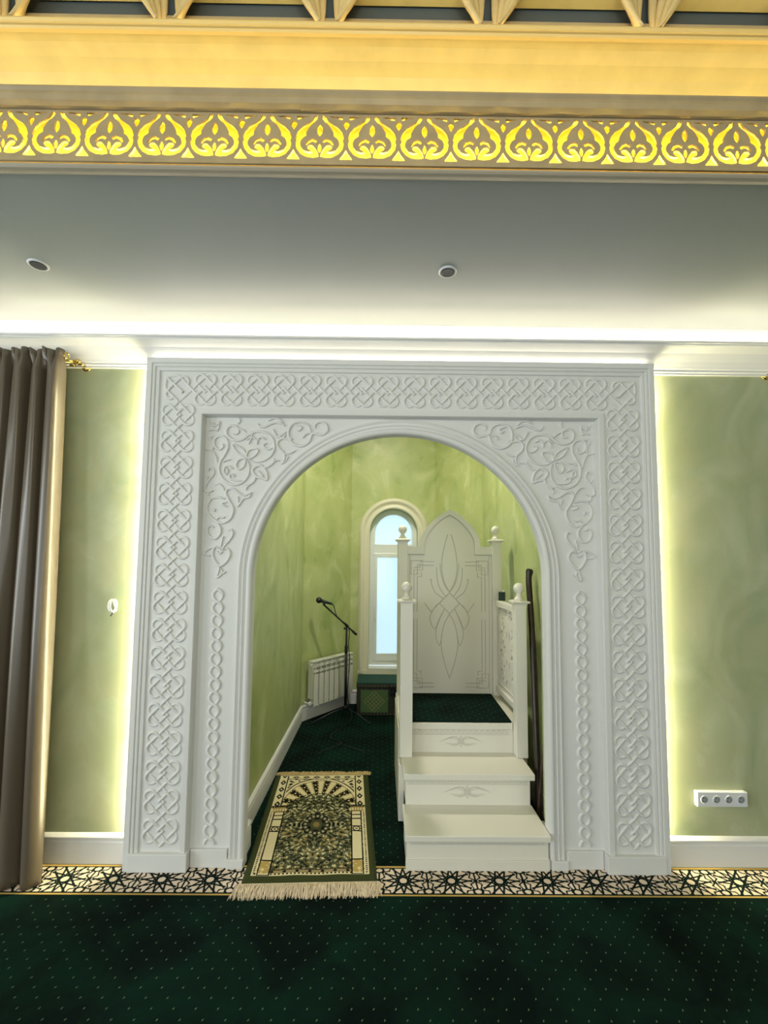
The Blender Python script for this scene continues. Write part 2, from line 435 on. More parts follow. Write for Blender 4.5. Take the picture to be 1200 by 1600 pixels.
baseboard('baseboard_niche_left', [(JL, 2.752), (JL, 2.861), (NXL, 2.861), (NXL, NB), (BXL, NY), (-.27, NY)])
baseboard('baseboard_niche_right', [(.60, NY), (BXR, NY), (NXR, NB), (NXR, 2.861), (JR, 2.861), (JR, 2.752)])
# ceiling: the flat soffit in front of the wall, the high ceiling of the hall
m = MB(); m.box(XL, XR, 1.635, WY + .02, 3.20, 3.32); st(m.build('ceiling', CEIL))
m = MB(); m.box(XL, XR, YB, 2.0, 4.4, 4.5); st(m.build('ceiling_high', simple('high_ceiling_paint', (.55, .50, .36, 1), .6)))
# cornice between wall and soffit, hiding a light strip
m = MB()
prof = [(WY, 2.905), (WY - .016, 2.905), (WY - .016, 2.915), (WY - .024, 2.920), (WY - .024, 2.932), (WY - .030, 2.936), (WY - .034, 2.946), (WY - .048, 2.972), (WY - .078, 3.012), (WY - .118, 3.036),
        (WY - .126, 3.040), (WY - .126, 3.048), (WY - .134, 3.050), (WY - .134, 3.062), (WY - .126, 3.066), (WY - .10, 3.066), (WY - .09, 3.05), (WY - .02, 3.05), (WY, 3.05)]
m.extx(prof, XL, XR); m.box(XL, XR, WY - .018, WY, 3.05, 3.20); corn = st(m.build('trim_1', TRIMW))
m = MB(); m.box(XL, XR, WY - .090, WY - .086, 3.052, 3.080); m.build('light_strip', LEDC, corn)

# tray edge above: lip, fretwork frieze, taupe band, gilded cove
X0, X1 = -4.0, 4.0
m = MB()
m.extx([(1.638, 3.203), (1.632, 3.199), (1.614, 3.190), (1.604, 3.183), (1.596, 3.181), (1.586, 3.184), (1.580, 3.190), (1.580, 3.197), (1.598, 3.198), (1.598, 3.203)], X0, X1)
lip = st(m.build('trim_2', simple('soffit_edge_paint', (.36, .32, .24, 1), .45)))
m = MB()
m.extx([(1.578, 3.410), (1.566, 3.411), (1.552, 3.420), (1.546, 3.438), (1.548, 3.452), (1.541, 3.460), (1.541, 3.466), (1.548, 3.469), (1.575, 3.468), (1.59, 3.456), (1.66, 3.456), (1.70, 3.45), (1.70, 3.410)], X0, X1)
band = st(m.build('trim_3', TAUPE))
m = MB(); m.box(X0, X1, 1.600, 1.615, 3.457, 3.464); m.build('light_strip', LEDG, band)
cv = [(1.70, 3.452), (1.698, 3.52), (1.69, 3.57), (1.675, 3.61), (1.65, 3.643), (1.615, 3.668), (1.575, 3.682), (1.545, 3.686)]
m = MB()
m.extx(cv + [(1.545, 3.705), (1.74, 3.705), (1.74, 3.452)], X0, X1); cove = st(m.build('trim_4', GOLDPAINT, smoothall=False))
m = MB()
m.extx([(1.545, 3.680), (1.532, 3.680), (1.527, 3.686), (1.532, 3.690), (1.520, 3.694), (1.514, 3.701), (1.517, 3.709), (1.525, 3.712), (1.60, 3.712), (1.60, 3.706), (1.545, 3.706)], X0, X1)
st(m.build('trim_5', simple('gilded_moulding', (.74, .55, .20, 1), .3)))
m = MB(); m.box(X0, X1, 1.536, 1.546, 3.7122, 3.7140); st(m.build('light_strip', VAULT_FILL, band))  # added glowing strip, out of sight, to brighten the gold vaults
# dark reveal with gold vaults springing above it
m = MB()
m.extx([(1.562, 3.712), (1.562, 3.780), (1.58, 3.780), (1.58, 3.712)], X0, X1); st(m.build('trim_6', TAUPE))
m = MB(); m.box(X0, X1, 1.582, 1.64, 3.712, 4.4); st(m.build('trim_7', SLATE))
vault = MB()
BAYS = [-.811 + .5975 * k for k in range(-4, 8)]
# gold soffits curving toward the hall, one per bay
for c in BAYS[:-1]:
    a0, a1 = c + .05, c + .5975 - .05
    rings = []
    for k in range(9):
        t = k / 8; ang = t * PI / 2
        y = 1.575 - .30 * math.sin(ang) * .9; z = 3.852 + .34 * (1 - math.cos(ang))
        rings.append([(a0, y, z), (a1, y, z)])
    vault.loft(rings, smooth=True)
    rings = [[(x, y + .02, z + .02) for x, y, z in rg] for rg in rings]
    vault.loft(rings, smooth=True)
vt = st(vault.build('trim_8', GOLDPAINT))
RIBM = simple('gilded_rib_plaster', (.66, .50, .22, 1), .4, var=.06, vscale=30)
for c in BAYS:
    for sgn in (-1, 1):
        m = MB()
        for lay in range(4):
            rings = []
            for k in range(17):
                t = k / 16; z = 3.712 + .010 * lay + (.34 - .010 * lay) * t; h = z - 3.712
                x = c + sgn * (.031 + (.70 - .24 * lay) * h * (1 - .35 * t))
                y = 1.518 + .013 * lay - .30 * h * (1 - .1 * lay) * t
                ww = .010 + min(.014, .16 * h) + .02 * t; dd = .014
                rings.append([(x - ww / 2, y + dd, z), (x - ww / 2, y + .002, z), (x - ww / 4, y - .003, z), (x + ww / 4, y - .003, z), (x + ww / 2, y + .002, z), (x + ww / 2, y + dd, z)])
            m.loft(rings, True, True, 0, True)
        m.build('rib', RIBM, vt)

# carpet border woven along the wall (vertex-painted weave)
def grid_cloth(name, nx, ny, place, paint, mat_, parent=None):
    """place(U,V)->xyz arrays; paint(U,V)->rgb linear array"""
    U, V = np.meshgrid(np.linspace(0, 1, nx), np.linspace(0, 1, ny))
    P = place(U, V).reshape(-1, 3)
    off = worldloc(parent) if parent is not None else Vector((0, 0, 0))
    P = P - np.array(off)[None, :]
    me = bpy.data.meshes.new(name)
    idx = np.arange(nx * ny).reshape(ny, nx)
    F = np.stack([idx[:-1, :-1], idx[:-1, 1:], idx[1:, 1:], idx[1:, :-1]], -1).reshape(-1, 4)
    me.from_pydata(P.tolist(), [], F.tolist())
    C = paint(U, V).reshape(-1, 3)
    at = me.color_attributes.new('weave', 'FLOAT_COLOR', 'POINT')
    at.data.foreach_set('color', np.concatenate([C, np.ones((len(C), 1))], 1).astype(np.float32).ravel())
    me.polygons.foreach_set('use_smooth', [True] * len(F))
    me.materials.append(mat_); me.update()
    o = bpy.data.objects.new(name, me); COL.objects.link(o)
    if parent is not None: o.parent = parent
    return o
WEAVE = attrmat('woven_pattern')
BX0, BX1, BY0, BY1 = -2.45, 2.75, 2.468, 2.703
S0, SP = -1.694, .262
CREAM = np.array(srgb(232, 212, 190)[:3]); DKG = np.array([.0015, .010, .007]); GLD = np.array(srgb(190, 160, 90)[:3])
def paint_border(U, V):
    X = BX0 + (BX1 - BX0) * U; Y = BY0 + (BY1 - BY0) * V
    xr = (X - S0 + SP / 2) % SP - SP / 2; yr = Y - (BY0 + BY1) / 2 + .003
    R0 = .122; D = np.full(X.shape, 9.)
    for cx in (-SP, 0, SP):
        rc = np.hypot(xr - cx, yr)
        for k in range(12):
            a0 = 2 * PI * k / 12 + PI / 12
            pr = np.abs((xr - cx) * math.cos(a0) + yr * math.sin(a0) - .0245)
            al = -(xr - cx) * math.sin(a0) + yr * math.cos(a0)
            D = np.minimum(D, np.where((rc < .118) & (np.abs(al) < .112), pr, 9.))
        rr = np.hypot(xr - cx, yr); th = np.arctan2(yr, xr - cx)
        D = np.minimum(D, np.where(rr < .16, np.abs(rr - .116 - .010 * np.cos(12 * th)), 9.))
    for cx in (-SP / 2, SP / 2):
        for cy in (-.080, .080):
            D = np.minimum(D, np.abs(np.hypot((xr - cx) * .8, yr - cy) - .019))
        D = np.minimum(D, np.where(np.abs(yr) < .062, np.abs(xr - cx), 9.))
    line = D < .0054
    rgb = np.where(line[..., None], DKG, CREAM)
    e0 = Y - BY0; e1 = BY1 - Y
    rgb = np.where(((e0 < .022) | (e1 < .026))[..., None], DKG, rgb)
    rgb = np.where(((e0 < .012) | ((e1 < .018) & (e1 > .004)))[..., None], GLD, rgb)
    return rgb
grid_cloth('carpet_border', 2081, 95, lambda U, V: np.stack([BX0 + (BX1 - BX0) * U, BY0 + (BY1 - BY0) * V, .0015 + 0 * U], -1), paint_border, WEAVE, fl)

# ================================================================== PORTAL
PXL, PXR, PZ = -1.4185, 1.6425, 2.945
portal = thing('arched_portal', (.112, 2.70, 0), 'monumental white carved arched portal framing the green prayer niche', 'portal')
def frame_loft(m, prof, zb=0.):
    """profile (inset u, depth y) run up the left side, across and down the right"""
    rings = []
    for pt in range(4):
        ring = []
        for uu, y in prof:
            ring.append([(PXL + uu, y, zb), (PXL + uu, y, PZ - uu), (PXR - uu, y, PZ - uu), (PXR - uu, y, zb)][pt])
        rings.append(ring)
    m.loft(rings, False, False, 0, False)
FB, FF = 2.688, 2.640
m = MB()
frame_loft(m, [(.0, FB), (.0, FF), (.030, FF), (.034, FF + .008), (.042, FF + .003), (.050, FF + .004), (.054, FF + .012), (.062, FF + .008), (.074, FF + .010), (.078, FF + .018), (.078, FF + .020), (.306, FF + .020), (.310, FF + .006), (.338, FF + .006), (.342, FF + .012), (.348, FF + .056), (.348, FB), (0, FB)])
outer = m.build('outer_frame', WHITE, portal)
IP = FF + .055           # inner recessed face
ACX, ACZ, AR = .109, 1.6355, .8665
m = MB()
arch_panel(m, PXL + .340, PXR - .340, 0, PZ - .340, ACX, ACZ, .950, IP)
arch_panel(m, PXL + .340, PXR - .340, 0, PZ - .340, ACX, ACZ, .950, 2.718)
arch_loft(m, ACX, ACZ, [(.950, IP), (.950, 2.718)])
m.build('inner_panel', WHITE, portal)
m = MB()
arch_loft(m, ACX, ACZ, [(AR, 2.742), (AR, IP - .012), (AR + .006, IP - .022), (AR + .020, IP - .026), (AR + .034, IP - .024), (AR + .038, IP - .008), (AR + .047, IP - .005), (AR + .050, IP - .020), (AR + .057, IP - .021), (AR + .062, IP - .006), (AR + .072, IP - .005), (AR + .076, IP - .017), (AR + .088, IP - .015), (AR + .092, IP - .002), (AR + .092, IP + .02), (AR + .092, 2.742), (AR, 2.742)], n=72)
m.build('arch_moulding', WHITE, portal)
for s in (0, 1):
    mx_ = (lambda x: x) if s == 0 else (lambda x: 2 * .112 - x)
    m = MB()
    for (a, b, y0, z1) in ((PXL + .026, -1.062, FF - .008, .098), (-1.060, -.852, IP - .020, .100), (-.856, ACX - AR - .001, IP - .032, .052)):
        xa, xb = sorted((mx_(a), mx_(b)))
        m.box(xa, xb, y0, IP + .01, 0.001, z1)
    m.build('plinth', WHITE, portal, bevel=.004)
# hidden strips behind the outer edge that wash the wall
for (xa, xb) in ((PXL + .010, PXL + .014), (PXR - .014, PXR - .010)):
    m = MB(); m.box(xa, xb, FB + .004, WY - .004, .17, 2.90); m.build('light_strip', LEDS, portal)

m = MB(); m.box(PXL + .03, PXR - .03, FB - .014, FB - .004, PZ + .0005, PZ + .003); m.build('light_strip', LEDS2, portal)
# interlaced knot band
R_, C_ = .2086, (.18, .385)
def unit_paths():
    def arc(c, a0, a1, n=9): return [(c[0] + R_ * math.cos(a0 + (a1 - a0) * k / n), c[1] + R_ * math.sin(a0 + (a1 - a0) * k / n)) for k in range(n + 1)]
    q = PI / 4
    P = [(-.5, 0)] + arc(C_, 3 * q, -q) + [(.02, -.07), (0, -.09), (-.02, -.07)] + arc((-C_[0], C_[1]), 5 * q, q) + [(.5, 0)]
    # densify
    out = [P[0]]
    for a, b in zip(P[:-1], P[1:]):
        L = math.dist(a, b); n = max(1, int(L / .06))
        for k in range(1, n + 1): out.append((a[0] + (b[0] - a[0]) * k / n, a[1] + (b[1] - a[1]) * k / n))
    L = [0]
    for a, b in zip(out[:-1], out[1:]): L.append(L[-1] + math.dist(a, b))
    cross = [((-.5, 0), -1), ((-.295, .205), 1), ((0, .5), -1), ((.295, .205), 1), ((.09, 0), -1), ((-.09, 0), 1), ((-.295, .205), -1), ((0, .5), 1), ((.295, .205), -1), ((.5, 0), 1)]
    ks = []; start = 0
    for c, sgn in cross:
        best = None
        for i in range(start, len(out)):
            dd = math.dist(out[i], c)
            if best is None or dd < best[0] - 1e-6: best = (dd, i)
            if best[0] < .045 and dd > best[0] + .05: break
        ks.append((L[best[1]], sgn)); start = best[1] + 1
        if start >= len(out): start = len(out) - 1
    zs = []
    for l in L:
        z = ks[-1][1]
        for (l0, s0), (l1, s1) in zip(ks[:-1], ks[1:]):
            if l0 <= l <= l1:
                t = (l - l0) / max(1e-6, l1 - l0); z = s0 + (s1 - s0) * (.5 - .5 * math.cos(PI * t)); break
        zs.append(z)
    return out, zs
KP, KZ = unit_paths()
def knot_unit(m, cx, cz, p, rot, sy=1.0, face=FF + .020):
    ca, sa = (1, 0) if not rot else (0, 1)
    for fl_ in (1, -1):
        path = []
        for a, b in KP:
            x, y = a * p, fl_ * b * p * sy
            path.append((cx + x * ca - y * sa, cz + x * sa + y * ca))
        m.relief(path, .0160, .0082, lambda a, b, h: (a, face - h, b), zs=[fl_ * z * .0026 for z in KZ])
KT = 2.757; KLX, KRX = PXL + .192, PXR - .192      # centre line of the top band and side bands
zt0 = 2.757; pt = (KRX - KLX) / 17.0 ; 
m = MB()
for k in range(1, 17): knot_unit(m, KLX + pt * k, zt0, pt, False, 1.0)
nv = 16; z_lo = .128; pv = (zt0 - pt * .5 - z_lo) / nv
for cxk in (KLX, KRX):
    for k in range(nv): knot_unit(m, cxk, z_lo + pv * (k + .5), pv, True, 1.0)
    # mirrored corner knot
    sg = 1 if cxk == KLX else -1
    def C2(pts): return [(cxk + sg * a * pt, zt0 + b * pt) for a, b in pts]
    mp = lambda a, b, h: (a, FF + .020 - h, b)
    m.relief(C2([(.5, 0), (.25, -.25), (0, -.5)]), .015, .0055, mp)
    m.relief(C2(smooth_path([(.5, 0), (.25, .25), (.05, .46), (-.06, .53), (-.25, .52), (-.42, .50), (-.50, .46), (-.50, .40), (-.52, .2), (-.52, .05), (-.45, -.06), (-.25, -.25), (0, -.5)], 4)), .016, .0082, mp)
    m.relief(C2(smooth_path([(-.46, .44), (-.2, .2), (.05, -.02), (.15, -.13)], 4)), .016, .0105, mp)
    m.relief(C2(smooth_path([(.33, .17), (.36, .30), (.30, .44), (.16, .50), (.03, .42), (-.3, .10), (-.42, -.05), (-.50, -.2), (-.44, -.34), (-.30, -.38), (-.18, -.32)], 5)), .016, .0095, mp)
m.build('knotwork_band', WHITE, portal)

# chains of small rings on the inner jambs
for s in (0, 1):
    cxr = -.962 if s == 0 else 2 * .112 + .962
    m = MB(); mp = lambda a, b, h: (a, IP - h, b)
    z0, z1_, n = .118, 1.560, 19.5; P = (z1_ - z0) / n; amp = .0285
    for ph in (0, 1):
        path = []; zs = []
        K = int(n * 14)
        for k in range(K + 1):
            t = k / 14; sgn = 1 if ph == 0 else -1
            v = math.sin(PI * t); v = math.copysign(abs(v) ** .65, v)
            path.append((cxr + sgn * amp * v, z1_ - P * t)); zs.append(sgn * .0024 * math.cos(PI * t))
        m.relief(path, .0190, .0100, mp, zs=zs)
    m.build('ring_chain', WHITE, portal)

# arabesque scrolls in the spandrels: strokes drawn on the panel plane
def S(x, y):
    """carving coordinates (hundredths of the drawn scroll) -> panel plane"""
    gx = 300 + x / 5.4545; gy = 640 + y / 5.4545
    v = Rw @ Vector(((gx - 600) / F_PX, (gy - CY) / F_PX, 1.0)); t = (IP) / v.y
    return (round(v.x * t, 4), round(CAM_H + v.z * t, 4))
STROKES = [
 (26, [(470, 412), (530, 446), (600, 442), (672, 395), (704, 315), (680, 240), (620, 196), (545, 190), (488, 216), (430, 256), (368, 264), (312, 235), (294, 190), (312, 150), (352, 138), (392, 160), (396, 200), (372, 214), (350, 205)]),
 (26, [(462, 420), (490, 480), (482, 560), (430, 622), (350, 642), (272, 602), (234, 530), (240, 450), (272, 398), (302, 340), (306, 280), (276, 236), (226, 230), (192, 262), (198, 318), (240, 342), (268, 318), (262, 292)]),
 (18, [(460, 402), (392, 372), (346, 298), (402, 318), (446, 355), (462, 402)]),
 (18, [(468, 410), (484, 350), (548, 336), (562, 362), (520, 408), (468, 412)]),
 (18, [(456, 426), (402, 430), (378, 478), (402, 510), (442, 488), (460, 430)]),
 (20, [(690, 325), (655, 340), (618, 322), (612, 296), (640, 290)]),
 (20, [(625, 258), (590, 236), (560, 262), (556, 300)]), (18, [(555, 262), (520, 240), (500, 262), (486, 296)]), (16, [(520, 205), (505, 235), (470, 262)]),
 (20, [(430, 610), (372, 606), (328, 592), (322, 560), (350, 556), (362, 578)]),
 (20, [(300, 560), (272, 530), (284, 490), (318, 484), (346, 506)]), (18, [(270, 450), (296, 432), (330, 430)]), (16, [(290, 500), (306, 520), (300, 552)]),
 (22, [(540, 560), (536, 600), (500, 636), (452, 640)]), (16, [(500, 636), (470, 660), (462, 690)]),
 (26, [(516, 524), (540, 490), (590, 480), (632, 530), (640, 596), (596, 584), (548, 572), (516, 524)]), (14, [(560, 520), (580, 540), (610, 570)]),
 (22, [(600, 496), (648, 488), (690, 455), (700, 416)]), (16, [(690, 455), (718, 436), (748, 436)]),
 (18, [(150, 182), (190, 170), (222, 175), (238, 100)]), (16, [(150, 100), (172, 130), (200, 140), (230, 120)]), (14, [(186, 108), (190, 150)]),
 (20, [(262, 418), (222, 462), (206, 410), (176, 356), (116, 340)]), (20, [(176, 356), (186, 300), (160, 250), (166, 228), (226, 230)]),
 (20, [(392, 160), (440, 182), (470, 206), (524, 184)]), (16, [(400, 74), (410, 100), (394, 124)]),
 (24, [(562, 118), (576, 146), (620, 148), (668, 126), (720, 112), (766, 124), (790, 142)]), (16, [(650, 100), (700, 76), (744, 84), (780, 116)]),
 (24, [(800, 190), (760, 220), (730, 236), (704, 200), (690, 168)]), (18, [(730, 236), (780, 240), (800, 200)]),
 (26, [(1016, 196), (994, 140), (930, 108), (860, 124), (824, 182), (832, 256), (874, 300), (940, 312), (998, 274), (1022, 214), (1052, 206), (1108, 216), (1154, 182), (1142, 128), (1096, 108), (1054, 130), (1052, 160)]),
 (24, [(874, 300), (820, 258), (764, 250), (728, 284), (740, 330), (780, 372), (790, 420), (764, 466)]), (18, [(780, 380), (830, 376), (884, 350)]), (16, [(764, 466), (800, 440), (820, 400)]),
 (20, [(870, 130), (910, 140), (934, 156), (912, 180), (892, 168)]), (18, [(1000, 205), (966, 214), (946, 244)]), (16, [(842, 240), (852, 262)]),
 (20, [(148, 524), (152, 500), (180, 506), (188, 548), (156, 590), (124, 640), (112, 690), (150, 704), (184, 690)]), (18, [(130, 560), (142, 590)]),
 (22, [(140, 740), (170, 752), (230, 748), (276, 764)]), (20, [(196, 640), (228, 636), (262, 664), (284, 710)]), (16, [(140, 700), (144, 745)]),
 (26, [(276, 760), (180, 756), (134, 820), (140, 890), (196, 944), (262, 966), (328, 928), (352, 850), (316, 776), (290, 718), (304, 680), (352, 678), (400, 712), (450, 734), (508, 706)]),
 (18, [(508, 706), (490, 746), (440, 762), (412, 800), (388, 832)]), (16, [(390, 740), (400, 790)]),
 (26, [(196, 944), (238, 996), (242, 1052), (204, 1098), (152, 1084), (130, 1030), (150, 990), (186, 1004)]),
 (18, [(178, 850), (196, 852), (190, 870)]), (20, [(300, 830), (262, 812), (262, 796), (300, 790)]), (20, [(214, 940), (230, 916), (262, 922), (282, 914)]),
 (22, [(312, 1030), (338, 1024), (348, 1064), (322, 1110), (286, 1150), (264, 1190)]), (16, [(270, 1080), (258, 1120), (248, 1170)]),
 (26, [(250, 1196), (200, 1170), (176, 1226), (196, 1290), (240, 1332), (296, 1292), (324, 1230), (300, 1182), (262, 1200)]), (20, [(200, 1172), (150, 1186), (104, 1226), (156, 1240), (178, 1220)]),
 (18, [(212, 1206), (236, 1226), (262, 1210)]), (20, [(238, 1330), (228, 1380), (212, 1430), (252, 1404), (262, 1368)]), (18, [(246, 1350), (268, 1392), (290, 1378)]),
]
for s in (0, 1):
    m = MB()
    for wd, pts in STROKES:
        P = [S(*p) for p in pts]
        if s: P = [(2 * .1115 - x, z) for x, z in P]
        closed = math.dist(pts[0], pts[-1]) < 6
        if closed: path = smooth_path(P[:-1], 5, True)
        else: path = smooth_path(P, 5)
        m.relief(path, wd / 5.4545 / 262 * .95, .0105, lambda a, b, h: (a, IP - h, b), closed=closed, taper=not closed)
    m.build('arabesque_carving', WHITE, portal)

# ================================================================== FRIEZE
frieze = thing('fretwork_frieze', (0, 1.58, 3.20), 'long gilded pierced fretwork frieze glowing yellow at the ceiling edge', 'frieze')
CW = .19625; FK = CW / 550.; FZ0 = 3.210; FZ1 = 3.407
zmap = lambda y: FZ1 - (y - 150) * (FZ1 - FZ0) / 520.
H1 = [(600, 172), (640, 172), (662, 215), (705, 252), (770, 292), (815, 345), (834, 405), (822, 432), (834, 462), (820, 520), (775, 575), (710, 606), (640, 612), (588, 600), (598, 560), (625, 515), (655, 482), (692, 480), (712, 502), (700, 525), (675, 536), (650, 548), (700, 552), (750, 535), (782, 490), (785, 450), (765, 412), (722, 382), (722, 345), (700, 305), (675, 268), (640, 240), (610, 205)]
H2 = [(604, 430), (650, 410), (698, 426), (730, 472), (716, 486), (690, 458), (655, 444), (620, 458)]
H3 = [(580, 255), (604, 285), (612, 325), (604, 360), (580, 390), (556, 360), (548, 325), (556, 285)]
H4 = [(567, 465), (582, 490), (588, 515), (582, 540), (567, 562), (552, 540), (546, 515), (552, 490)]
H5 = [(855, 530), (880, 575), (926, 630), (784, 630), (830, 575)]
H6 = [(858, 320), (838, 290), (828, 258), (838, 232), (860, 220), (882, 232), (892, 258), (880, 290)]
H7 = [(680, 176), (826, 176), (812, 212), (770, 196), (710, 188)]
ctr = 580
def hole(pts, cx0, mir=False, cen=ctr):
    return [(cx0 + (-(x - ctr) if mir else (x - ctr)) * FK, zmap(y)) for x, y in pts]
fx0 = -1.4468 + (580 - 0) / 6.667 * 0     # phase solved below
cell0 = -1.2258            # axis of the second leaf seen from the left
holes = []
ks = range(-6, 22)
for k in ks:
    c0 = cell0 + CW * k
    holes += [hole(H1, c0), hole(H1, c0, True), hole(H2, c0), hole(H2, c0, True), hole(H3, c0), hole([(x + 13, y) for x, y in H4], c0), hole(H5, c0), hole(H6, c0), hole(H7, c0), hole(H7, c0, True)]
fxa = cell0 + CW * (ks[0] - .6); fxb = cell0 + CW * (ks[-1] + .7)
o = plate_with_holes('fretwork_panel', [(fxa, FZ0 - .005), (fxb, FZ0 - .005), (fxb, FZ1), (fxa, FZ1)], holes, .008, TAUPE, frieze, XZ(1.582))
m = MB(); m.box(fxa, fxb, 1.606, 1.618, FZ0 - .004, FZ1); m.box(fxa, fxb, 1.588, 1.606, FZ1 - .004, FZ1); m.box(fxa, fxb, 1.588, 1.606, FZ0 - .005, FZ0); m.build('backboard', simple('yellow_backboard', (.92, .74, .10, 1), .5), frieze)
m = MB(); m.box(fxa, fxb, 1.592, 1.601, FZ0 + .001, FZ0 + .003); m.build('light_strip', LEDY, frieze)

# ================================================================== DOWNLIGHTS
def downlight(x, y, label):
    t = thing('downlight', (x, y, 3.2), label, 'ceiling light', 'recessed downlights in the grey soffit')
    m = MB(); m.lathe([(.046, .001), (.047, -.004), (.042, -.008), (.0365, -.0075), (.035, -.004), (.034, -.001)], (x, y, 3.2), seg=40); m.build('trim_ring', PVC, t)
    m = MB(); m.lathe([(.036, -.0075), (.036, -.0088), (.028, -.0080), (.014, -.0070), (.004, -.0068)], (x, y, 3.2), seg=32); m.build('lens', simple('dark_lens', (.010, .020, .028, 1), .5, spec=.3), t)
    return t
downlight(-1.730, 2.167, 'small unlit round recessed ceiling light above the curtain')
downlight(.3236, 2.178, 'small unlit round recessed ceiling light above the middle of the portal')

# ================================================================== CURTAIN AND RODS
SATIN, nt, b = newmat('taupe_satin')
b.inputs['Base Color'].default_value = (.118, .092, .062, 1); b.inputs['Roughness'].default_value = .32
b.inputs['Specular IOR Level'].default_value = .7
cur = thing('curtain', (-2.2, 2.60, 0), 'long taupe satin pinch pleat curtain hanging at the left edge', 'curtain')
def curtain_mesh(x_left, rt, rb, zt):
    m = MB(); NXc, NZc = 420, 70; rings = []
    for j in range(NZc + 1):
        v = j / NZc; z = zt * (1 - v) + .008 * v
        xr = rt + (rb - rt) * v ** 1.1
        ring = []
        hd = min(1., max(0., 1.25 - (zt - z) / .10)); hd = hd * hd * (3 - 2 * hd)
        for i in range(NXc + 1):
            s = i / NXc; X = s * 1.0                      # metres from the right edge at the heading
            x = xr + (x_left - xr) * s
            per = .150 + .030 * math.sin(X * 9.1 + 1)
            ph = X / .108 + .22 * math.sin(X * 7.3 + .8 * v) + .10 * v * math.sin(X * 17 + 1)
            q = math.cos(2 * PI * ph); q = math.copysign(abs(q) ** .8, q)
            A = .034 + .024 * min(1, v * 1.8)
            y = 2.590 - .050 * v + A * q + .008 * math.cos(2 * PI * X / .052 + 5 * v) * (1 - .6 * v)
            x += .022 * math.sin(2 * PI * ph) * (1 - hd) * (.5 + .5 * v)
            yp = 2.600 - .034 * abs(math.sin(PI * X / .040)) ** .5 + .012 * math.cos(2 * PI * X / .155)
            y = y * (1 - hd) + yp * hd
            zz = z + .008 * math.sin(2 * PI * X / .094 + 1) * hd
            ring.append((x, min(y, 2.650), zz))
        rings.append(ring)
    m.loft(rings, smooth=True)
    return m
cm = curtain_mesh(-2.85, -1.892, -1.815, 2.962).build('drape', SATIN, cur)
md = cm.modifiers.new('thickness', 'SOLIDIFY'); md.thickness = .003
rod = thing('curtain_rod', (-2.3, 2.60, 2.90), 'brass curtain rod with ring and wall bracket above the taupe curtain', 'curtain rod')
def rod_parts(t, xe, xw, sgn):
    """xe: end of rod, xw: far end"""
    m = MB(); m.tube([(xw, 2.665, 2.925), (xe, 2.665, 2.925)], .009, 12); m.build('rod', BRASS, t)
    m = MB(); m.lathe([(.004, 0), (.012, .004), (.015, .016), (.012, .028), (.004, .034)], (xe - (0 if sgn > 0 else .034), 2.665, 2.925), axis='x', seg=16); m.build('end_cap', BRASS, t)
    m = MB(); bx = xe - sgn * .010
    m.lathe([(.030, 0), (.031, -.003), (.026, -.008), (.012, -.012)], (bx + sgn * .045, WY, 2.915), axis='y', seg=24)
    m.tube([(bx + sgn * .045, WY - .010, 2.915), (bx + sgn * .03, WY - .03, 2.918), (bx, 2.665, 2.925)], [.010, .008, .010], 10); m.build('bracket', BRASS, t)
m = MB()
pts = [(-1.872, 2.60 + .020 * math.cos(a), 2.928 + .020 * math.sin(a)) for a in [2 * PI * k / 20 for k in range(21)]]
m.tube(pts, .0045, 8); m.tube([(-1.90, 2.672, 2.905), (-1.868, 2.672, 2.905)], .008, 10)
m.tube([(-1.872, 2.60, 2.908), (-1.862, 2.64, 2.914), (-1.86, 2.665, 2.92)], .005, 8)
m.build('ring', BRASS, rod)
rod_parts(rod, -1.866, -2.8, 1)
rod2 = thing('curtain_rod', (2.7, 2.665, 2.90), 'brass curtain rod end at the right edge, high on the green wall', 'curtain rod')
rod_parts(rod2, 2.427, 3.4, -1)

# ================================================================== WALL SOCKET AND CABLE
sock = thing('wall_socket', (1.97, 2.70, .39), 'white surface mounted strip of four power sockets low on the right wall', 'socket')
m = MB(); m.box(1.839, 2.131, 2.690, WY, .340, .4235); m.build('housing', PVC, sock, bevel=.004)
for k in range(4):
    c = (1.879 + .0712 * k, 2.6895, .3815)
    m = MB(); m.lathe([(.0225, .001), (.0225, -.0015), (.020, -.0022), (.0195, .0), (.019, .0005)], c, axis='y', seg=28); so = m.build('socket_outlet', PVC, sock)
    m = MB(); m.lathe([(.0188, -.0004), (.0188, -.0010), (.010, -.0010)], c, axis='y', seg=24)
    m.build('well', simple('socket_well_grey', (.30, .31, .31, 1), .4), so)
    m = MB()
    for dx, dz in ((-.006, .009), (-.010, -.009)): m.lathe([(.0033, -.001), (.0033, -.0018), (.002, -.0018)], (c[0] + dx, c[1], c[2] + dz), axis='y', seg=10)
    m.build('contact_hole', BLACK, so)
cab = thing('coiled_cable', (-1.578, 2.70, 1.45), 'coil of white cable with black end poking out of the left green wall', 'cable')
m = MB()
P = []
for k in range(60):
    a = 2 * PI * k / 22 + 1.2; dr = k / 60
    P.append((-1.578 + (-.014 + .028 * dr) + .021 * math.cos(a), 2.712 - .012 - .010 * dr + .004 * math.sin(a), 1.458 + .036 * math.sin(a)))
P = [(-1.576, WY + .002, 1.43)] + P + [(-1.566, 2.695, 1.428), (-1.574, 2.695, 1.415)]
m.tube(P, .0032, 8); m.build('wire', simple('white_cable', (.85, .85, .85, 1), .4), cab)
m = MB(); m.tube([(-1.572, 2.695, 1.420), (-1.590, 2.695, 1.396)], .0036, 8); m.build('bare_end', BLACK, cab, label='black taped cable end')

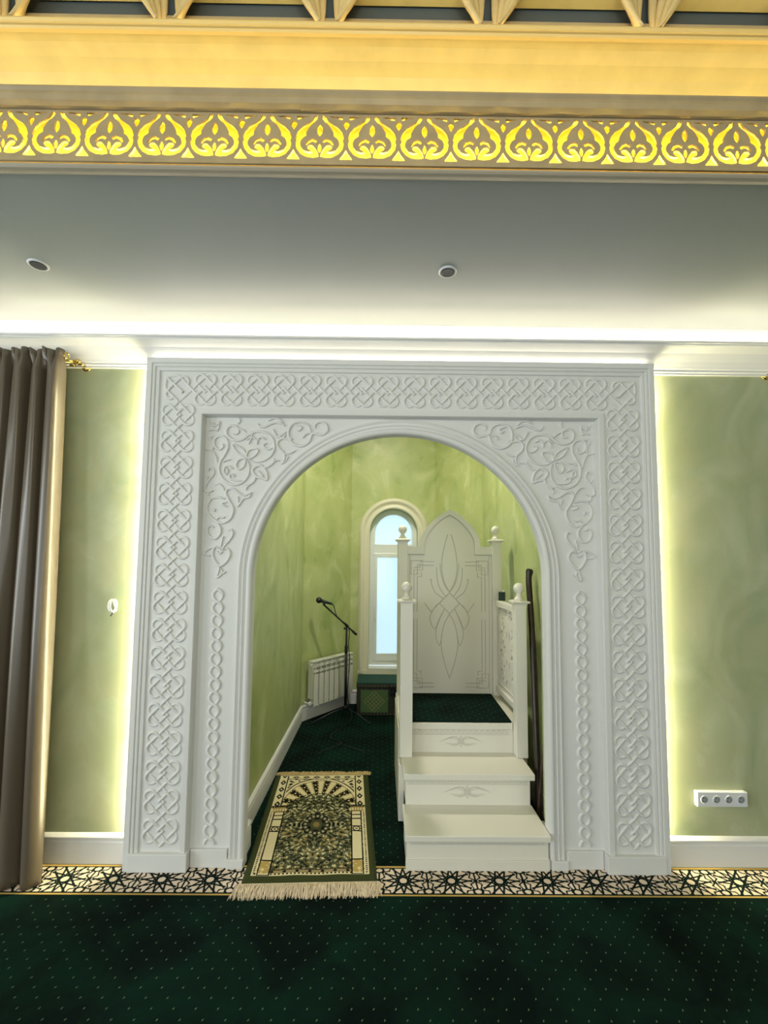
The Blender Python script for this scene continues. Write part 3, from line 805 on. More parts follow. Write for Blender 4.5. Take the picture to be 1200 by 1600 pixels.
# ================================================================== MINBAR
mb = thing('minbar', (.58, 3.35, 0), 'white wooden stepped pulpit with ball topped posts and pointed backboard', 'pulpit')
m = MB(); m.box(.162, .967, 2.668, 2.972, 0.001, .168); m.box(.158, .971, 2.660, 2.70, .001, .058); m.box(.160, .969, 2.663, 2.70, .058, .066)
m.build('lower_step', WHITE2, mb, bevel=.003)
m = MB(); m.box(.152, .972, 2.638, 2.975, .168, .201); m.build('lower_tread', WHITE2, mb, bevel=.004)
m = MB(); m.box(.172, .962, 2.962, 3.265, .201, .366); m.build('upper_step', WHITE2, mb, bevel=.003)
m = MB(); m.box(.156, .984, 2.930, 3.270, .366, .403); m.build('upper_tread', WHITE2, mb, bevel=.004)
m = MB(); m.box(.134, 1.045, 3.271, 3.99, .001, .563); m.box(.134, .172, 3.145, 3.271, .001, .366); m.box(.212, .950, 3.262, 3.30, .366, .563)
m.build('platform', WHITE2, mb, bevel=.003)
m = MB(); m.box(.226, .938, 3.246, 3.94, .563, .606); m.box(.14, 1.04, 3.272, 3.985, .563, .606); m.build('platform_deck', WHITE2, mb, bevel=.004)
m = MB()
rows = 1
m.add([(.232, 3.262, .608), (.934, 3.262, .608), (.952, 3.935, .608), (.238, 3.935, .608), (.232, 3.262, .616), (.934, 3.262, .616), (.952, 3.935, .616), (.238, 3.935, .616)],
      [(3, 2, 1, 0), (4, 5, 6, 7), (0, 1, 5, 4), (1, 2, 6, 5), (2, 3, 7, 6), (3, 0, 4, 7)])
m.build('platform_carpet', CARPET, mb, label='dark green dotted carpet on the platform')
GROOVE = simple('carved_and_shade_line_cream', (.50, .475, .40, 1), .5)
# key-pattern bands and sunburst motifs on the risers
def riser_decor(x0, x1, z0, z1, y, motif=True, name='riser_carving'):
    m = MB(); mp = lambda a, b, h: (a, y - h, b)
    H = z1 - z0; p = .040; n = int((x1 - x0) / p)
    m.relief([(x0, z0), (x1, z0)], .0020, .0012, mp); m.relief([(x0, z1), (x1, z1)], .0020, .0012, mp)
    for k in range(n):
        a = x0 + p * k; q = z0 + H * .18; w_ = z1 - H * .18; c = (q + w_) / 2
        m.relief([(a, w_), (a + p * .62, w_), (a + p * .62, c), (a + p * .3, c)], .0024, .0015, mp)
        m.relief([(a + p * .35, q), (a + p * .97, q), (a + p * .97, c), (a + p * .75, c)], .0024, .0015, mp)
        m.relief([(a + p * .12, w_), (a + p * .12, q), (a + p * .5, q)], .0020, .0013, mp)
    if motif:
        cx = (x0 + x1) / 2 - .004; cz = (z0 - .045)
        for sx in (-1, 1):
            for (dx, dz) in (((.02, .006), 1), ((.05, .022), 1), ((.05, -.020), 1), ((.075, .016), 1), ((.075, -.018), 1)):
                pass
            for (ex, ez, bx, bz) in ((.150, -.004, .070, .020), (.120, .010, .05, .030), (.085, .022, .03, .028), (.085, -.026, .03, -.022), (.060, -.034, .02, -.022), (.11, -.014, .05, -.018)):
                path = smooth_path([(cx, cz), (cx + sx * bx, cz + bz), (cx + sx * ex, cz + ez)], 8)
                m.relief(path, .0030, .0016, mp, taper=True)
        m.relief([(cx, cz + .018), (cx + .022, cz), (cx, cz - .018), (cx - .022, cz)], .003, .0018, mp, closed=True)
        m.relief([(cx, cz + .036), (cx + .010, cz + .024), (cx, cz + .016), (cx - .010, cz + .024)], .003, .0018, mp, closed=True)
        m.relief([(cx, cz - .038), (cx + .010, cz - .026), (cx, cz - .016), (cx - .010, cz - .026)], .003, .0018, mp, closed=True)
    m.build(name, GROOVE, mb)
riser_decor(.180, .955, .140, .165, 2.668, motif=False)
riser_decor(.182, .952, .328, .360, 2.962)
riser_decor(.232, .928, .524, .558, 3.262)
def newel(x0, x1, y0, y1, z0, z1, rball):
    m = MB(); m.box(x0, x1, y0, y1, z0, z1); o = m.build('newel_post', WHITE2, mb, bevel=.003)
    cx, cy = (x0 + x1) / 2, (y0 + y1) / 2; hx = (x1 - x0) / 2 + .006; q = MB()
    rings = []
    for h, e in ((0, 0), (.006, .0), (.012, .014), (.020, .016), (.024, .013), (.030, -.004), (.032, -.012)):
        k = hx + e; rings.append([(cx - k, cy - k, z1 + h), (cx + k, cy - k, z1 + h), (cx + k, cy + k, z1 + h), (cx - k, cy + k, z1 + h)])
    q.loft(rings, True, True, 0, False); q.build('post_cap', WHITE2, o)
    q = MB(); b0 = z1 + .030
    prof = [(.030, 0), (.033, .004), (.033, .010), (.027, .016), (.020, .026), (.0165, .038), (.019, .048)]
    for k in range(3, 15):
        a = -PI / 2 + PI * k / 15; prof.append((rball * math.cos(a), .048 + rball * .90 + rball * math.sin(a)))
    prof.append((.001, .048 + rball * 1.9))
    q.lathe(prof, (cx, cy, b0), seg=28); q.build('ball_finial', WHITE2, o)
newel(.942, 1.020, 3.170, 3.252, .4035, 1.440, .0385)
newel(.142, .228, 3.170, 3.252, .4035, 1.440, .0385)
newel(.966, 1.044, 3.905, 3.985, .6065, 1.905, .0375)
newel(.147, .233, 3.905, 3.985, .6065, 1.905, .0375)
# backboard with an ogee head
def ogee(hw, sh, ap, cx=.600):
    """pointed arch outline from the right shoulder over the apex to the left"""
    K = [(0, 0), (.015, .157), (.06, .27), (.14, .39), (.26, .525), (.39, .645), (.52, .745), (.65, .832), (.78, .90), (.90, .957), (1, 1)]
    pts = [(cx + hw * (1 - t), sh + (ap - sh) * h) for t, h in K]
    return pts + [(2 * cx - x, z) for x, z in pts[::-1][1:]]
BBY = 3.945
head = ogee(.268, 1.868, 2.195)
m = MB(); poly = [(.966, .612), (.966, 1.868)] + head + [(.233, 1.868), (.233, .612)]
m.prism(poly, lambda x, z: (x, BBY, z), lambda x, z: (x, BBY + .03, z)); bb = m.build('backboard', WHITE2, mb)
m = MB()   # raised rim following shoulder and arch
out_ = [(.966, 1.868), (.868, 1.868)] + head[1:-1] + [(.332, 1.868), (.233, 1.868)]
inn = [(.966, 1.800), (.820, 1.800), (.820, 1.868)] + [(.600 + (x - .600) * .82, 1.868 + (z - 1.868) * .86) for x, z in head][1:-1] + [(.380, 1.868), (.380, 1.800), (.233, 1.800)]
def resamp(P, n=80):
    L = [0]
    for a, b in zip(P[:-1], P[1:]): L.append(L[-1] + math.dist(a, b))
    o_ = []
    for k in range(n + 1):
        l = L[-1] * k / n
        for i in range(len(P) - 1):
            if l <= L[i + 1] + 1e-9:
                t = (l - L[i]) / max(1e-9, L[i + 1] - L[i]); o_.append((P[i][0] + (P[i + 1][0] - P[i][0]) * t, P[i][1] + (P[i + 1][1] - P[i][1]) * t)); break
    return o_
# inner edge must be paired with outer edge: simple matched lists
pairs_o = [(.966, 1.868), (.868, 1.868), (.868, 1.868)] + head[1:-1] + [(.332, 1.868), (.332, 1.868), (.233, 1.868)]
pairs_i = inn
rings = []
for (xo, zo), (xi, zi) in zip(pairs_o, pairs_i):
    rings.append([(xi, BBY + .001, zi), (xi, BBY - .020, zi), (xo, BBY - .024, zo), (xo, BBY + .031, zo)])
m.loft(rings, False, False, 0, False)
m.build('rim', WHITE2, bb)
m = MB(); mp = lambda a, b, h: (a, BBY - h, b)
for (a, b) in (((.945, .625), (.945, 1.79)), ((.255, .625), (.255, 1.79))): m.relief([a, b], .004, .003, mp)
cx, cz = .600, 1.378
def both(pts, wd=.0058, sub=8):
    for sx in (-1, 1): m.relief(smooth_path([(cx + sx * a, cz + b) for a, b in pts], sub), wd, .0032, mp)
m.relief([(cx, cz + .09), (cx + .088, cz), (cx, cz - .09), (cx - .088, cz)], .006, .0034, mp, closed=True)
both([(0, .095), (.050, .20), (.068, .33), (.050, .47), (0.015, .60)])       # tall upper leaf
both([(0, .095), (-.045, .16), (-.072, .25), (-.082, .34)])
both([(.03, .055), (.085, .13), (.108, .22), (.112, .31)])
both([(.03, .055), (-.0, .09)], sub=2)
both([(.088, 0), (.06, .04), (.13, .10), (.165, .20), (.150, .20)], sub=6)
both([(.088, 0), (.16, -.075), (.215, 0)], .0058, 1)
both([(.088, .0), (.13, -.04), (.17, -.13), (.13, -.22), (.09, -.14), (.045, -.05)])
both([(.045, -.05), (.09, -.15), (.120, -.26), (.090, -.36), (.065, -.28)])
both([(0, -.095), (.045, -.18), (.072, -.32), (.055, -.46), (0, -.64)])
# bracket lines in the four corners
for sx in (-1, 1):
    for (zc, sz) in ((1.725, 1), (.68, -1)):
        q = lambda pts: m.relief([(cx + sx * (.335 - a), zc + sz * (-b)) for a, b in pts], .0055, .0030, mp)
        q([(0, -.02), (0, .10), (.055, .10), (.055, .02), (.20, .02)])
        q([(.025, .20), (.025, .06), (.10, .06), (.10, -.02), (0, -.02)])
        q([(.20, -.012), (.08, -.012), (.08, .04), (.02, .04)])
        q([(.055, .18), (.055, .12), (.09, .12), (.09, .08)])
        if sz > 0:
            q([(.025, .20), (.025, .42)]); q([(.055, .18), (.055, .42)])
        else:
            q([(.025, .20), (.025, .56)]); q([(.055, .18), (.055, .56)])
m.relief([(x, z - .003) for x, z in inn], .005, .0035, mp)  # darker line paints the shadow along the rim's inner edge
m.build('carved_motif', GROOVE, bb)
# balustrade sides
def balustrade(xa, xb):
    xm = (xa + xb) / 2
    y0, y1 = 3.252, 3.905
    m = MB(); m.box(xa - .006, xb + .006, y0, y1, 1.362, 1.412); m.build('top_rail', WHITE2, mb, bevel=.006)
    m = MB(); m.box(xa - .002, xb + .002, y0, y1, .655, .700); m.build('bottom_rail', WHITE2, mb, bevel=.005)
    holes = []
    def leaf(cy, cz, L, W, ang):
        pts = []
        for k in range(12):
            t = 2 * PI * k / 12; a, b = L / 2 * math.cos(t), W / 2 * math.sin(t) * (1 - .6 * abs(math.cos(t)))
            pts.append((cy + a * math.cos(ang) - b * math.sin(ang), cz + a * math.sin(ang) + b * math.cos(ang)))
        holes.append(pts)
    for cyk in (3.425, 3.732):
        for czk in (.875, 1.03, 1.185):
            ring = (.875, 1.185)
            if czk == 1.03:
                for k in range(8):
                    if k % 4 != 2 or True: leaf(cyk + .055 * math.cos(k * PI / 4 + PI / 8), czk + .055 * math.sin(k * PI / 4 + PI / 8), .072, .036, k * PI / 4 + PI / 8)
            else:
                for k in range(6):
                    leaf(cyk + .042 * math.cos(k * PI / 3 + PI / 6), czk + .042 * math.sin(k * PI / 3 + PI / 6), .062, .034, k * PI / 3 + PI / 6)
        for (dy, dz, L, an) in ((-.10, .30, .09, .9), (.10, .30, .09, -.9), (-.10, -.0 - .25, .08, -.9), (.10, -.25, .08, .9), (-.115, .12, .07, 1.5), (.115, .12, .07, 1.5), (-.115, -.10, .07, 1.5), (.115, -.10, .07, 1.5), (0, .245, .05, 0), (0, -.235, .05, 0), (-.06, .27, .05, .5), (.06, .27, .05, -.5)):
            leaf(cyk + dy, 1.03 + dz, L * 1.1, .036, an)
    YZ = Matrix(((0, 0, 1, xm), (1, 0, 0, 0), (0, 1, 0, 0), (0, 0, 0, 1)))
    plate_with_holes('lattice_panel', [(y0 + .005, .700), (y1 - .005, .700), (y1 - .005, 1.362), (y0 + .005, 1.362)], holes, .014, WHITE2, mb, YZ)
    m = MB()
    for xs in (xm - .007, xm + .007):
        mp2 = (lambda s_: lambda a, b, h: (s_ + (h if s_ > xm else -h), a, b))(xs)
        m.relief([(y0 + .05, .735), (y1 - .05, .735), (y1 - .05, 1.33), (y0 + .05, 1.33)], .012, .004, mp2, closed=True)
    m.build('panel_moulding', WHITE2, mb)
balustrade(.990, 1.030)
balustrade(.168, .206)

# objects on and beside the pulpit
gb = thing('small_box', (1.075, 3.86, 1.412), 'small dark green box lying on the right rail of the pulpit', 'box')
m = MB(); m.prism([(1.000, 3.84), (1.050, 3.82), (1.066, 3.87), (1.016, 3.89)], lambda x, y: (x, y, 1.4125), lambda x, y: (x, y, 1.485)); m.build('case', simple('dark_green_card', (.004, .022, .011, 1), .6), gb, bevel=.003)
m = MB(); m.prism([(1.032, 3.845), (1.046, 3.840), (1.050, 3.852), (1.036, 3.857)], lambda x, y: (x, y, 1.4855), lambda x, y: (x, y, 1.502)); m.build('tab', PVC, gb, bevel=.001)
stf = thing('walking_staff', (1.060, 2.985, 0), 'thick dark polished wooden staff leaning in the gap right of the pulpit', 'staff')
m = MB()
pts = [(1.030, 3.00, .012), (1.036, 3.03, .35), (1.046, 3.09, .70), (1.060, 3.15, .95), (1.075, 3.22, 1.20), (1.086, 3.29, 1.45), (1.088, 3.32, 1.60), (1.094, 3.325, 1.66), (1.100, 3.325, 1.690)]
sp = smooth_path(pts, 4)
rr_ = [.020 + .003 * (i / len(sp)) for i in range(len(sp))]; rr_[-6:] = [.024, .026, .0265, .026, .022, .012]
m.tube(sp, rr_, 12); m.build('shaft', WOOD, stf)
st2 = thing('thin_stick', (.995, 2.985, 0), 'thin brown wooden stick behind the portal jamb, beside the thick dark staff', 'stick')
m = MB(); m.tube(smooth_path([(1.008, 2.990, .008), (1.040, 2.975, .4), (1.075, 2.955, .75), (1.118, 2.925, 1.18)], 5), [.010] * 16, 10); m.build('shaft', WOOD2, st2)

# ================================================================== PRAYER RUG
rug = thing('prayer_rug', (-.41, 3.15, 0), 'olive and cream patterned prayer rug with fringed ends on the green carpet', 'rug')
FLc, FRc, BRc, BLc = np.array((-.728, 2.521)), np.array((.000, 2.548)), np.array((-.086, 3.779)), np.array((-.822, 3.758))
def rug_place(U, V):
    e = lambda a: a[None, None, :]
    P = (1 - V)[..., None] * ((1 - U)[..., None] * e(FLc) + U[..., None] * e(FRc)) + V[..., None] * ((1 - U)[..., None] * e(BLc) + U[..., None] * e(BRc))
    edge = np.minimum(np.minimum(U, 1 - U) * .73, np.minimum(V, 1 - V) * 1.23)
    Z = .004 + .016 * np.clip(edge / .018, 0, 1) ** .5 + .0025 * np.sin(U * 19 + V * 7) * np.sin(V * 13) * np.clip(edge / .03, 0, 1)
    return np.concatenate([P, Z[..., None]], -1)
def paint_rug(U, V):
    W, Ln = .73, 1.235
    x = (U - .5) * W; y = V * Ln; ax = np.abs(x)
    OL = np.array(srgb(62, 68, 38)[:3]); FLD = np.array(srgb(86, 86, 58)[:3]); CR = np.array(srgb(226, 212, 168)[:3]); BK = np.array(srgb(18, 20, 16)[:3])
    GD = np.array(srgb(186, 158, 92)[:3]); LG = np.array(srgb(160, 156, 118)[:3])
    rgb = np.broadcast_to(OL, U.shape + (3,)).copy()
    def put(mask, c): rgb[mask] = c
    inn = (ax < .325) & (y > .060) & (y < 1.215)
    put(inn, CR)
    put((ax < .312) & (y > .073) & (y < 1.205), CR)
    # dashed pixel line
    put((ax < .318) & (ax > .306) & (np.mod(y, .016) < .008) & (y > .07) & (y < .94), BK)
    put((y > .070) & (y < .082) & (ax < .31) & (np.mod(x + 9, .022) < .011), BK)
    fld = (ax < .298) & (y > .092) & (y < 1.19)
    put(fld, FLD)
    # woven floral field: mirrored scrolls from layered waves
    def wav(a, b, k, ph): return np.sin(a * k + 1.7 * np.sin(b * k * .61 + ph) + ph)
    f = wav(ax, y, 95, .3) * wav(y, ax, 88, 1.1) + .55 * wav(ax + y, y - ax, 150, 2.2) * wav(y - ax, ax, 131, .4)
    g = wav(ax, y, 61, 2.3) * wav(y, ax, 57, .2)
    rng = np.random.RandomState(3); nz = rng.rand(*U.shape)
    put(fld & (f > .42), LG); put(fld & (f > .78) & (nz > .3), CR); put(fld & (f < -.62), BK); put(fld & (g > .80), GD * .7); put(fld & (g < -.86), np.array(srgb(50, 56, 42)[:3]))
    for ry in np.arange(.16, .95, .092):            # small rosettes
        for rx in (0, .085, .17):
            ox = rx + (.042 if int(round((ry - .16) / .092)) % 2 else 0)
            rr = np.hypot(ax - ox, y - ry)
            put(fld & (rr < .012), LG); put(fld & (rr < .007), FLD * .6)
    put((y > .080) & (y < .108) & (ax < .228), GD * .35 + CR * .22)
    put((y > .080) & (y < .108) & (ax < .228) & (np.hypot(np.mod(x + 9, .07) - .035, y - .094) < .010), BK)
    put((ax < .228) & (np.abs(y - .109) < .003), BK)
    cxn = np.abs(ax - .260)
    put((cxn < .036) & (y > .062) & (y < .69), BK); put((cxn < .028) & (y > .070) & (y < .684), CR)
    put((cxn < .028) & (y > .080) & (y < .185) & (f > -.3), GD)
    for yy in (.190, .462, .515, .60, .645): put((cxn < .034) & (np.abs(y - yy) < .006), BK)
    rr = np.hypot(cxn, (y - .488)); put(rr < .026, BK); put(rr < .018, CR); put(rr < .008, FLD)
    put((ax > .20) & (ax < .318) & (y > .69) & (y < .745), GD * .8); put((ax > .20) & (ax < .318) & (y > .70) & (y < .728) & (np.mod(ax, .018) < .010), CR)
    # head: sunburst arch with stepped rays
    top = (y > .765) & (y < 1.205) & (ax < .318)
    put(top, CR)
    Rn = np.hypot(x / .262, (y - .765) / .365); TH = np.arctan2((y - .765) / .365, x / .262)
    arch = (y > .765) & (Rn < 1.0) & (ax < .262)
    put(arch, GD)
    seg = np.mod(TH * 8.0 / PI + .25, 1.0); stp = np.mod(Rn, .11) < .055
    wdt = .24 + .17 * stp
    put(arch & (np.abs(seg - .25) < wdt * .72), CR)
    put(arch & (np.abs(seg - .75) < wdt * .66), BK)
    put(arch & (np.abs(seg - .75) < .06) & (np.mod(Rn, .16) < .045), CR)
    put(arch & (np.abs(Rn - .985) < .014) & (np.mod(TH * 22, 1.0) < .6), BK)
    corner = top & (Rn > 1.04) & (ax < .25) & (y < 1.15) & (y > .90)
    put(corner & (np.abs(Rn - 1.09) < .018), BK)
    put(corner & (Rn > 1.14) & (np.sin(ax * 95 + 2 * np.sin(y * 60)) * np.sin(y * 75) > .30), BK)
    put(top & (np.abs(ax - .262) < .004), BK); put(top & (np.abs(y - 1.152) < .004) & (ax < .262), BK)
    side = top & (ax > .266) & (ax < .314); ph = np.mod(y, .105) - .052
    put(side & (np.abs(ax - .290) / .022 + np.abs(ph) / .040 < 1), BK); put(side & (np.abs(ax - .290) / .008 + np.abs(ph) / .014 < 1), CR)
    rowt = (y > 1.158) & (y < 1.205) & (ax < .262); px = np.mod(x + 9 + .04, .080) - .040
    put(rowt & (np.abs(px) / .030 + np.abs(y - 1.182) / .020 < 1), BK); put(rowt & (np.abs(px) < .006) & (np.abs(y - 1.182) < .006), CR)
    put((ax < .325) & (np.abs(y - .762) < .006), BK); put((ax < .325) & (ax > .2) & (np.abs(y - .748) < .004), BK)
    # field dome rising into the sunburst
    dome = (np.hypot(x / .225, (y - .70) / .225) < 1 + .05 * np.cos(TH * 16)) & (y > .69)
    put(dome, FLD); put(dome & (f > .42), LG); put(dome & (f < -.55), BK); put(dome & (f > .8), CR)
    # medallion
    my = (y - .535); tip = (np.abs(my) < .045 * (1 - ax / .23)) & (ax > .08) & (ax < .22)
    put(tip, BK); put(tip & (np.mod(ax, .03) < .013), LG)
    rr = np.hypot(x / .088, my / .120); th = np.arctan2(my / .120, x / .088)
    put(rr < 1 + .09 * np.cos(th * 8), BK)
    put((np.abs(rr - .80) < .13) & (np.mod(th * 8 / (2 * PI) * 2 + 9.5, 1.0) < .74), np.array(srgb(104, 100, 78)[:3]))
    put((np.abs(rr - .80) < .05) & (np.mod(th * 8 / (2 * PI) * 2 + 9.36, 1.0) < .42), CR * .8)
    put(rr < .56 + .06 * np.cos(th * 6), FLD); put(rr < .52, FLD * .8); put(rr < .24, GD * .5); put(np.abs(rr - .50) < .03, BK)
    # random wear of the pile
    rgb *= (.90 + .2 * nz)[..., None]
    return rgb
pile = grid_cloth('pile', 330, 560, rug_place, paint_rug, WEAVE, rug)
m = MB()
base = [(FLc[0], FLc[1]), (FRc[0], FRc[1]), (BRc[0], BRc[1]), (BLc[0], BLc[1])]
m.prism(base, lambda x, y: (x, y, .0022), lambda x, y: (x, y, .006)); m.build('backing', simple('olive_backing', srgb(70, 74, 44), .9), rug)
FR1 = simple('cream_fringe', srgb(226, 208, 178), .8, var=.12, vscale=60)
FR2 = simple('gold_fringe', srgb(206, 180, 124), .8, var=.15, vscale=60)
def fringe(a, b, out, L, n, mt, zr, name):
    m = MB(); a = np.array(a); b = np.array(b); dirv = (b - a) / np.linalg.norm(b - a); o_ = np.array(out)
    for k in range(n):
        t = (k + random.random()) / n; p = a + (b - a) * t; sl = random.uniform(-.9, .9) ** 3 + .22 * math.sin(t * 31)
        ln = L * random.uniform(.7, 1.12); pts = []; z0 = .016; lift = random.uniform(.0, zr)
        for q in range(6):
            s = q / 5
            pt = p + o_ * ln * s + dirv * (sl * ln * s * .55 + random.uniform(-.003, .003))
            pts.append((pt[0], pt[1], max(.004, z0 * (1 - s) + lift * math.sin(PI * s) + .003)))
        m.tube(pts, [.0022, .0026, .0026, .0024, .0020, .0010], 4, cap=False)
    # knotted heading
    m.tube([(a[0], a[1], .015), ((a[0] + b[0]) / 2, (a[1] + b[1]) / 2, .016), (b[0], b[1], .015)], .006, 8)
    o2 = m.build(name, mt, rug); o2['kind'] = 'stuff'
fringe(FLc - np.array((.012, 0)), FRc + np.array((.01, 0)), (-.02, -1), .088, 620, FR1, .016, 'front_fringe')
fringe(BLc, BRc + np.array((.02, .0)), (.03, 1), .050, 460, FR2, .020, 'back_fringe')

# ================================================================== NICHE FURNITURE
# trunk under the window
trk = thing('storage_trunk', (.15, 5.40, 0), 'low green storage trunk with lattice panels below the arched window', 'trunk')
TG = simple('green_leatherette', (.06, .12, .035, 1), .55, var=.2, vscale=40)
TD = simple('dark_brown_leather', (.018, .018, .010, 1), .45, var=.4, vscale=60)
TT = simple('dark_green_fabric', (.006, .048, .032, 1), .9, var=.5, vscale=120)
GLN = simple('old_brass_line', (.30, .27, .12, 1), .5)
tx0, tx1, ty0, ty1 = -.257, .553, 5.205, 5.60
m = MB(); m.box(tx0, tx1, ty0, ty1, .004, .305); m.build('body', TD, trk, bevel=.006)
m = MB(); m.box(tx0 - .004, tx1 + .004, ty0 - .006, ty1, .308, .350); lid = m.build('lid', TD, trk, bevel=.006)
m = MB(); m.box(tx0, tx1, ty0, ty1, .350, .366); m.build('cushion_top', TT, lid, bevel=.006, label='dark green fabric top')
for s in (-1, 1):
    xa, xb = (tx0 + .045, tx0 + .355) if s < 0 else (tx1 - .355, tx1 - .045)
    m = MB(); m.box(xa, xb, ty0 - .006, ty0 + .002, .040, .285); pn = m.build('front_panel', TG, trk, bevel=.002)
    m = MB(); mp = lambda a, b, h: (a, ty0 - .006 - h, b); cxp, czp = (xa + xb) / 2, .1625; K = .118
    for k in range(6):
        t = -1 + 2 * k / 5
        m.relief([(cxp - K + (t + 1) * K / 1 * .5 * 1.0, czp + (t + 1) * K * .5), (cxp + (t + 1) * K * .5, czp - K + (t + 1) * K * .5)], .004, .003, mp)
        m.relief([(cxp - K + (t + 1) * K * .5, czp - (t + 1) * K * .5), (cxp + (t + 1) * K * .5, czp + K - (t + 1) * K * .5)], .004, .003, mp)
    m.build('diamond_lattice', GLN, pn)
m = MB(); m.box(.118, .178, ty0 - .012, ty0, .22, .33); m.lathe([(.012, 0), (.014, -.006), (.006, -.012)], (.148, ty0 - .012, .262), axis='y', seg=14); m.build('latch', simple('dark_latch_metal', (.05, .05, .05, 1), .3, metal=.9), trk, bevel=.002)
m = MB()
for k in range(22):
    m.lathe([(.0045, 0), (.004, -.003), (.001, -.005)], (tx0 + .02 + k * (tx1 - tx0 - .04) / 21, ty0 - .006, .33), axis='y', seg=8)
    m.lathe([(.0045, 0), (.004, -.003), (.001, -.005)], (tx0 + .02 + k * (tx1 - tx0 - .04) / 21, ty0, .022), axis='y', seg=8)
m.build('studs', GLN, trk, kind='stuff')

# radiator on the slanted wall
wd_ = Vector((BXL - NXL, NY - NB, 0)); wl = wd_.length; wd_.normalize(); wn = Vector((wd_.y, -wd_.x, 0))
rad = thing('radiator', tuple(Vector((NXL, NB, 0)) + wd_ * .4), 'cream sectional radiator on the slanted niche wall behind the microphone stand', 'radiator')
def W3(t, off, z): p = Vector((NXL, NB, 0)) + wd_ * t + wn * off; return (p.x, p.y, z)
def obox(m, t0, t1, o0, o1, z0, z1):
    m.prism([(t0, o0), (t1, o0), (t1, o1), (t0, o1)], lambda a, b: W3(a, b, z0), lambda a, b: W3(a, b, z1))
t0r, t1r = .055, .715; ns = 8; pw = (t1r - t0r) / ns
for k in range(ns):
    a = t0r + pw * k; m = MB()
    obox(m, a + .006, a + pw - .006, .125, .132, .165, .500)       # front fin
    obox(m, a + pw * .42, a + pw * .58, .045, .125, .170, .62)     # web
    obox(m, a + .006, a + pw - .006, .116, .130, .520, .545); obox(m, a + .006, a + pw - .006, .110, .128, .575, .595)
    obox(m, a + .001, a + pw - .001, .045, .128, .628, .642)       # top cap
    obox(m, a + .001, a + pw - .001, .070, .110, .575, .612); obox(m, a + .001, a + pw - .001, .070, .110, .185, .222)
    m.build('section', ENAMEL, rad, bevel=.0025)
m = MB()
obox(m, t0r - .003, t0r + .004, .048, .125, .24, .625); m.build('end_plate', ENAMEL, rad, bevel=.003)
m = MB(); obox(m, t1r - .004, t1r + .003, .048, .125, .24, .625); m.build('end_plate', ENAMEL, rad, bevel=.003)
def cyl(m, p0, p1, rr, seg=14): m.tube([p0, p1], rr, seg)
m = MB(); cyl(m, W3(t0r - .02, .09, .594), W3(t0r, .09, .594), .014); m.build('vent_plug', ENAMEL, rad)
m = MB(); cyl(m, W3(t0r, .09, .203), W3(t0r - .045, .09, .203), .010); cyl(m, W3(t0r - .035, .09, .203), W3(t0r - .035, .125, .200), .017); cyl(m, W3(t0r - .035, .09, .203), W3(t0r - .035, .012, .205), .008)
m.build('valve', PVC, rad, label='white valve knob at the lower left')
m = MB(); cyl(m, W3(t1r, .09, .203), W3(t1r + .030, .09, .203), .010); cyl(m, W3(t1r + .022, .09, .170), W3(t1r + .022, .09, .25), .012); m.build('valve', PVC, rad)

# microphone stand
mic = thing('microphone_stand', (-.378, 5.15, 0), 'black boom microphone stand with tripod legs in front of the radiator', 'microphone stand')
px, py = -.378, 5.15
m = MB(); m.tube([(px, py, .10), (px, py, .74)], .0155, 12); m.tube([(px, py, .70), (px, py, 1.00)], .0115, 10); m.build('pole', BLACK, mic)
m = MB(); m.lathe([(.016, 0), (.019, .01), (.019, .08), (.015, .09)], (px, py, .70), seg=16); m.build('clutch', BLACK, mic)
m = MB(); m.lathe([(.012, 0), (.022, .01), (.022, .05), (.014, .06)], (px, py, .075), seg=16); m.build('leg_hub', BLACK, mic)
for (ex, ey) in ((-.705, 4.945), (-.10, 4.93), (-.36, 5.145 + .36)):
    m = MB(); m.tube([(px, py, .115), (px + (ex - px) * .5, py + (ey - py) * .5, .075), (ex, ey, .016)], .0065, 8)
    lg = m.build('leg', simple('highlit_black_metal', (.10, .11, .12, 1), .25, metal=.8) if ex < -.5 else BLACK, mic)  # left leg gets a paler metal: its highlight is put into the colour
    m = MB(); dv = Vector((ex - px, ey - py, 0)).normalized(); m.tube([(ex - dv.x * .02, ey - dv.y * .02, .018), (ex + dv.x * .012, ey + dv.y * .012, .013)], .010, 8); m.build('rubber_foot', BLACK, lg)
piv = Vector((px + .004, py - .005, 1.005))
m = MB(); m.lathe([(.014, -.016), (.020, -.010), (.020, .012), (.012, .018)], tuple(piv), axis='y', seg=16); m.lathe([(.008, 0), (.012, -.012), (.012, -.030), (.006, -.034)], (piv.x - .022, piv.y - .016, piv.z - .022), axis='y', seg=12)
m.build('pivot_clamp', BLACK, mic)
A_ = Vector((-.268, 5.185, .905)); B_ = Vector((-.615, 5.02, 1.245))
m = MB(); m.tube([A_, B_], .0095, 10); m.tube([A_, A_ + (B_ - A_) * .12], .015, 10); m.build('boom_arm', BLACK, mic)
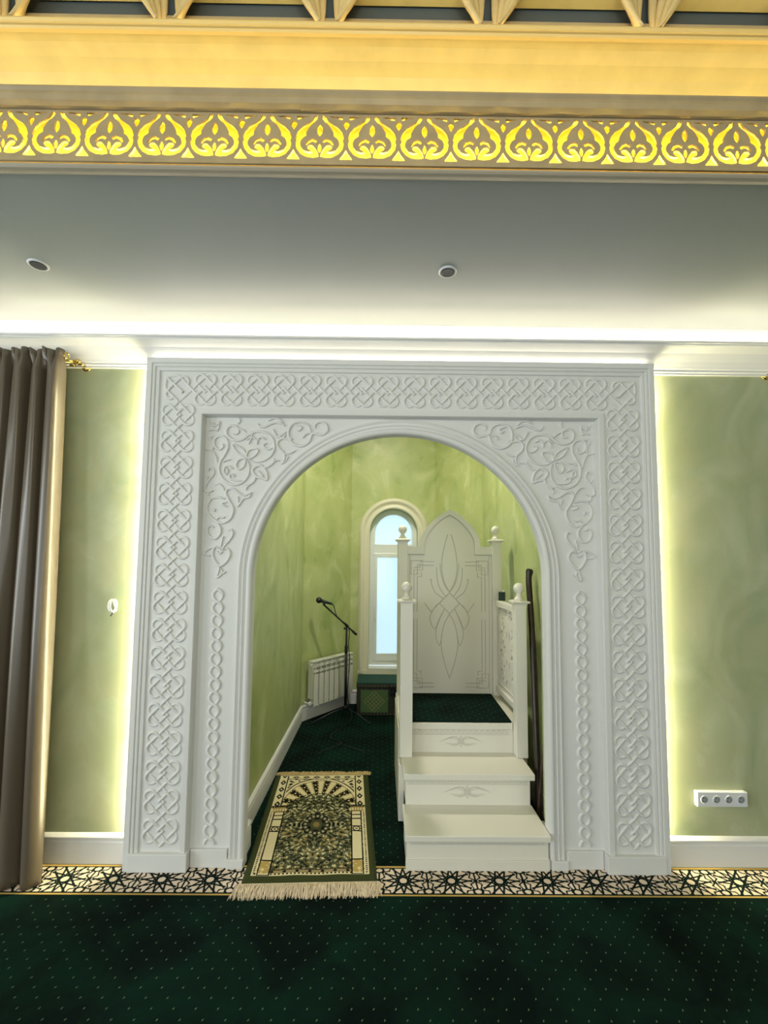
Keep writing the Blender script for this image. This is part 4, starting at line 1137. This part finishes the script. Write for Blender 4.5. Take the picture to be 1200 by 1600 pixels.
mc = thing('microphone', tuple(B_), 'black handheld microphone clipped on the end of the boom arm', 'microphone')
m = MB(); cpt = B_ + Vector((.0, -.0, .012)); m.tube([B_, B_ + Vector((-.01, -.004, .022))], [.012, .015], 10); m.build('clip', BLACK, mc)
h0 = B_ + Vector((.085, -.004, -.0 + .018)); h1 = B_ + Vector((-.040, -.010, .052))
m = MB(); m.tube([h0, h0 + (h1 - h0) * .7, h1], [.012, .018, .021], 14); m.build('handle', simple('mic_body', (.012, .020, .028, 1), .35), mc)
hc = h1 + (h1 - h0).normalized() * .022
m = MB(); m.lathe([(.002, -.034), (.020, -.029), (.031, -.013), (.035, 0), (.031, .014), (.020, .029), (.002, .035)], tuple(hc), seg=20); m.build('grille', BLACK, mc)
cb = thing('microphone_cable', tuple(h0), 'thin black cable sagging from the microphone down the stand pole', 'cable')
cp = [tuple(h0), tuple(h0 + Vector((.02, 0, -.03))), (-.50, 5.07, 1.17), (-.47, 5.075, 1.10), (-.42, 5.10, 1.06), (-.37, 5.125, 1.02), (-.345, 5.128, .94), (-.352, 5.128, .80), (-.335, 5.13, .62), (-.350, 5.13, .40), (-.355, 5.13, .22), (-.30, 5.10, .04), (-.34, 4.95, .006), (-.48, 4.60, .006), (-.36, 4.42, .006), (-.50, 4.25, .006), (-.56, 4.16, .006)]
m = MB(); m.tube(smooth_path(cp, 6), .0050, 6); m.build('cord', BLACK, cb)
m = MB(); m.tube(smooth_path([(-.42, 4.44, .005), (-.28, 4.34, .005), (-.13, 4.24, .005)], 6), .0042, 6); m.build('cord', BLACK, cb)

# a plain round lamp under the niche ceiling, above the view
lamp = thing('ceiling_lamp', (.05, 4.1, 3.70), 'flat round lamp under the niche ceiling', 'lamp')
m = MB(); m.lathe([(.20, 0), (.21, -.02), (.20, -.045)], (.05, 4.1, 3.70), seg=32); m.build('body', PVC, lamp)
m = MB(); m.lathe([(.11, -.046), (.11, -.050), (.01, -.050)], (.05, 4.1, 3.70), seg=32); m.build('diffuser', emit('lamp_glow', (1, .95, .84, 1), 330), lamp)
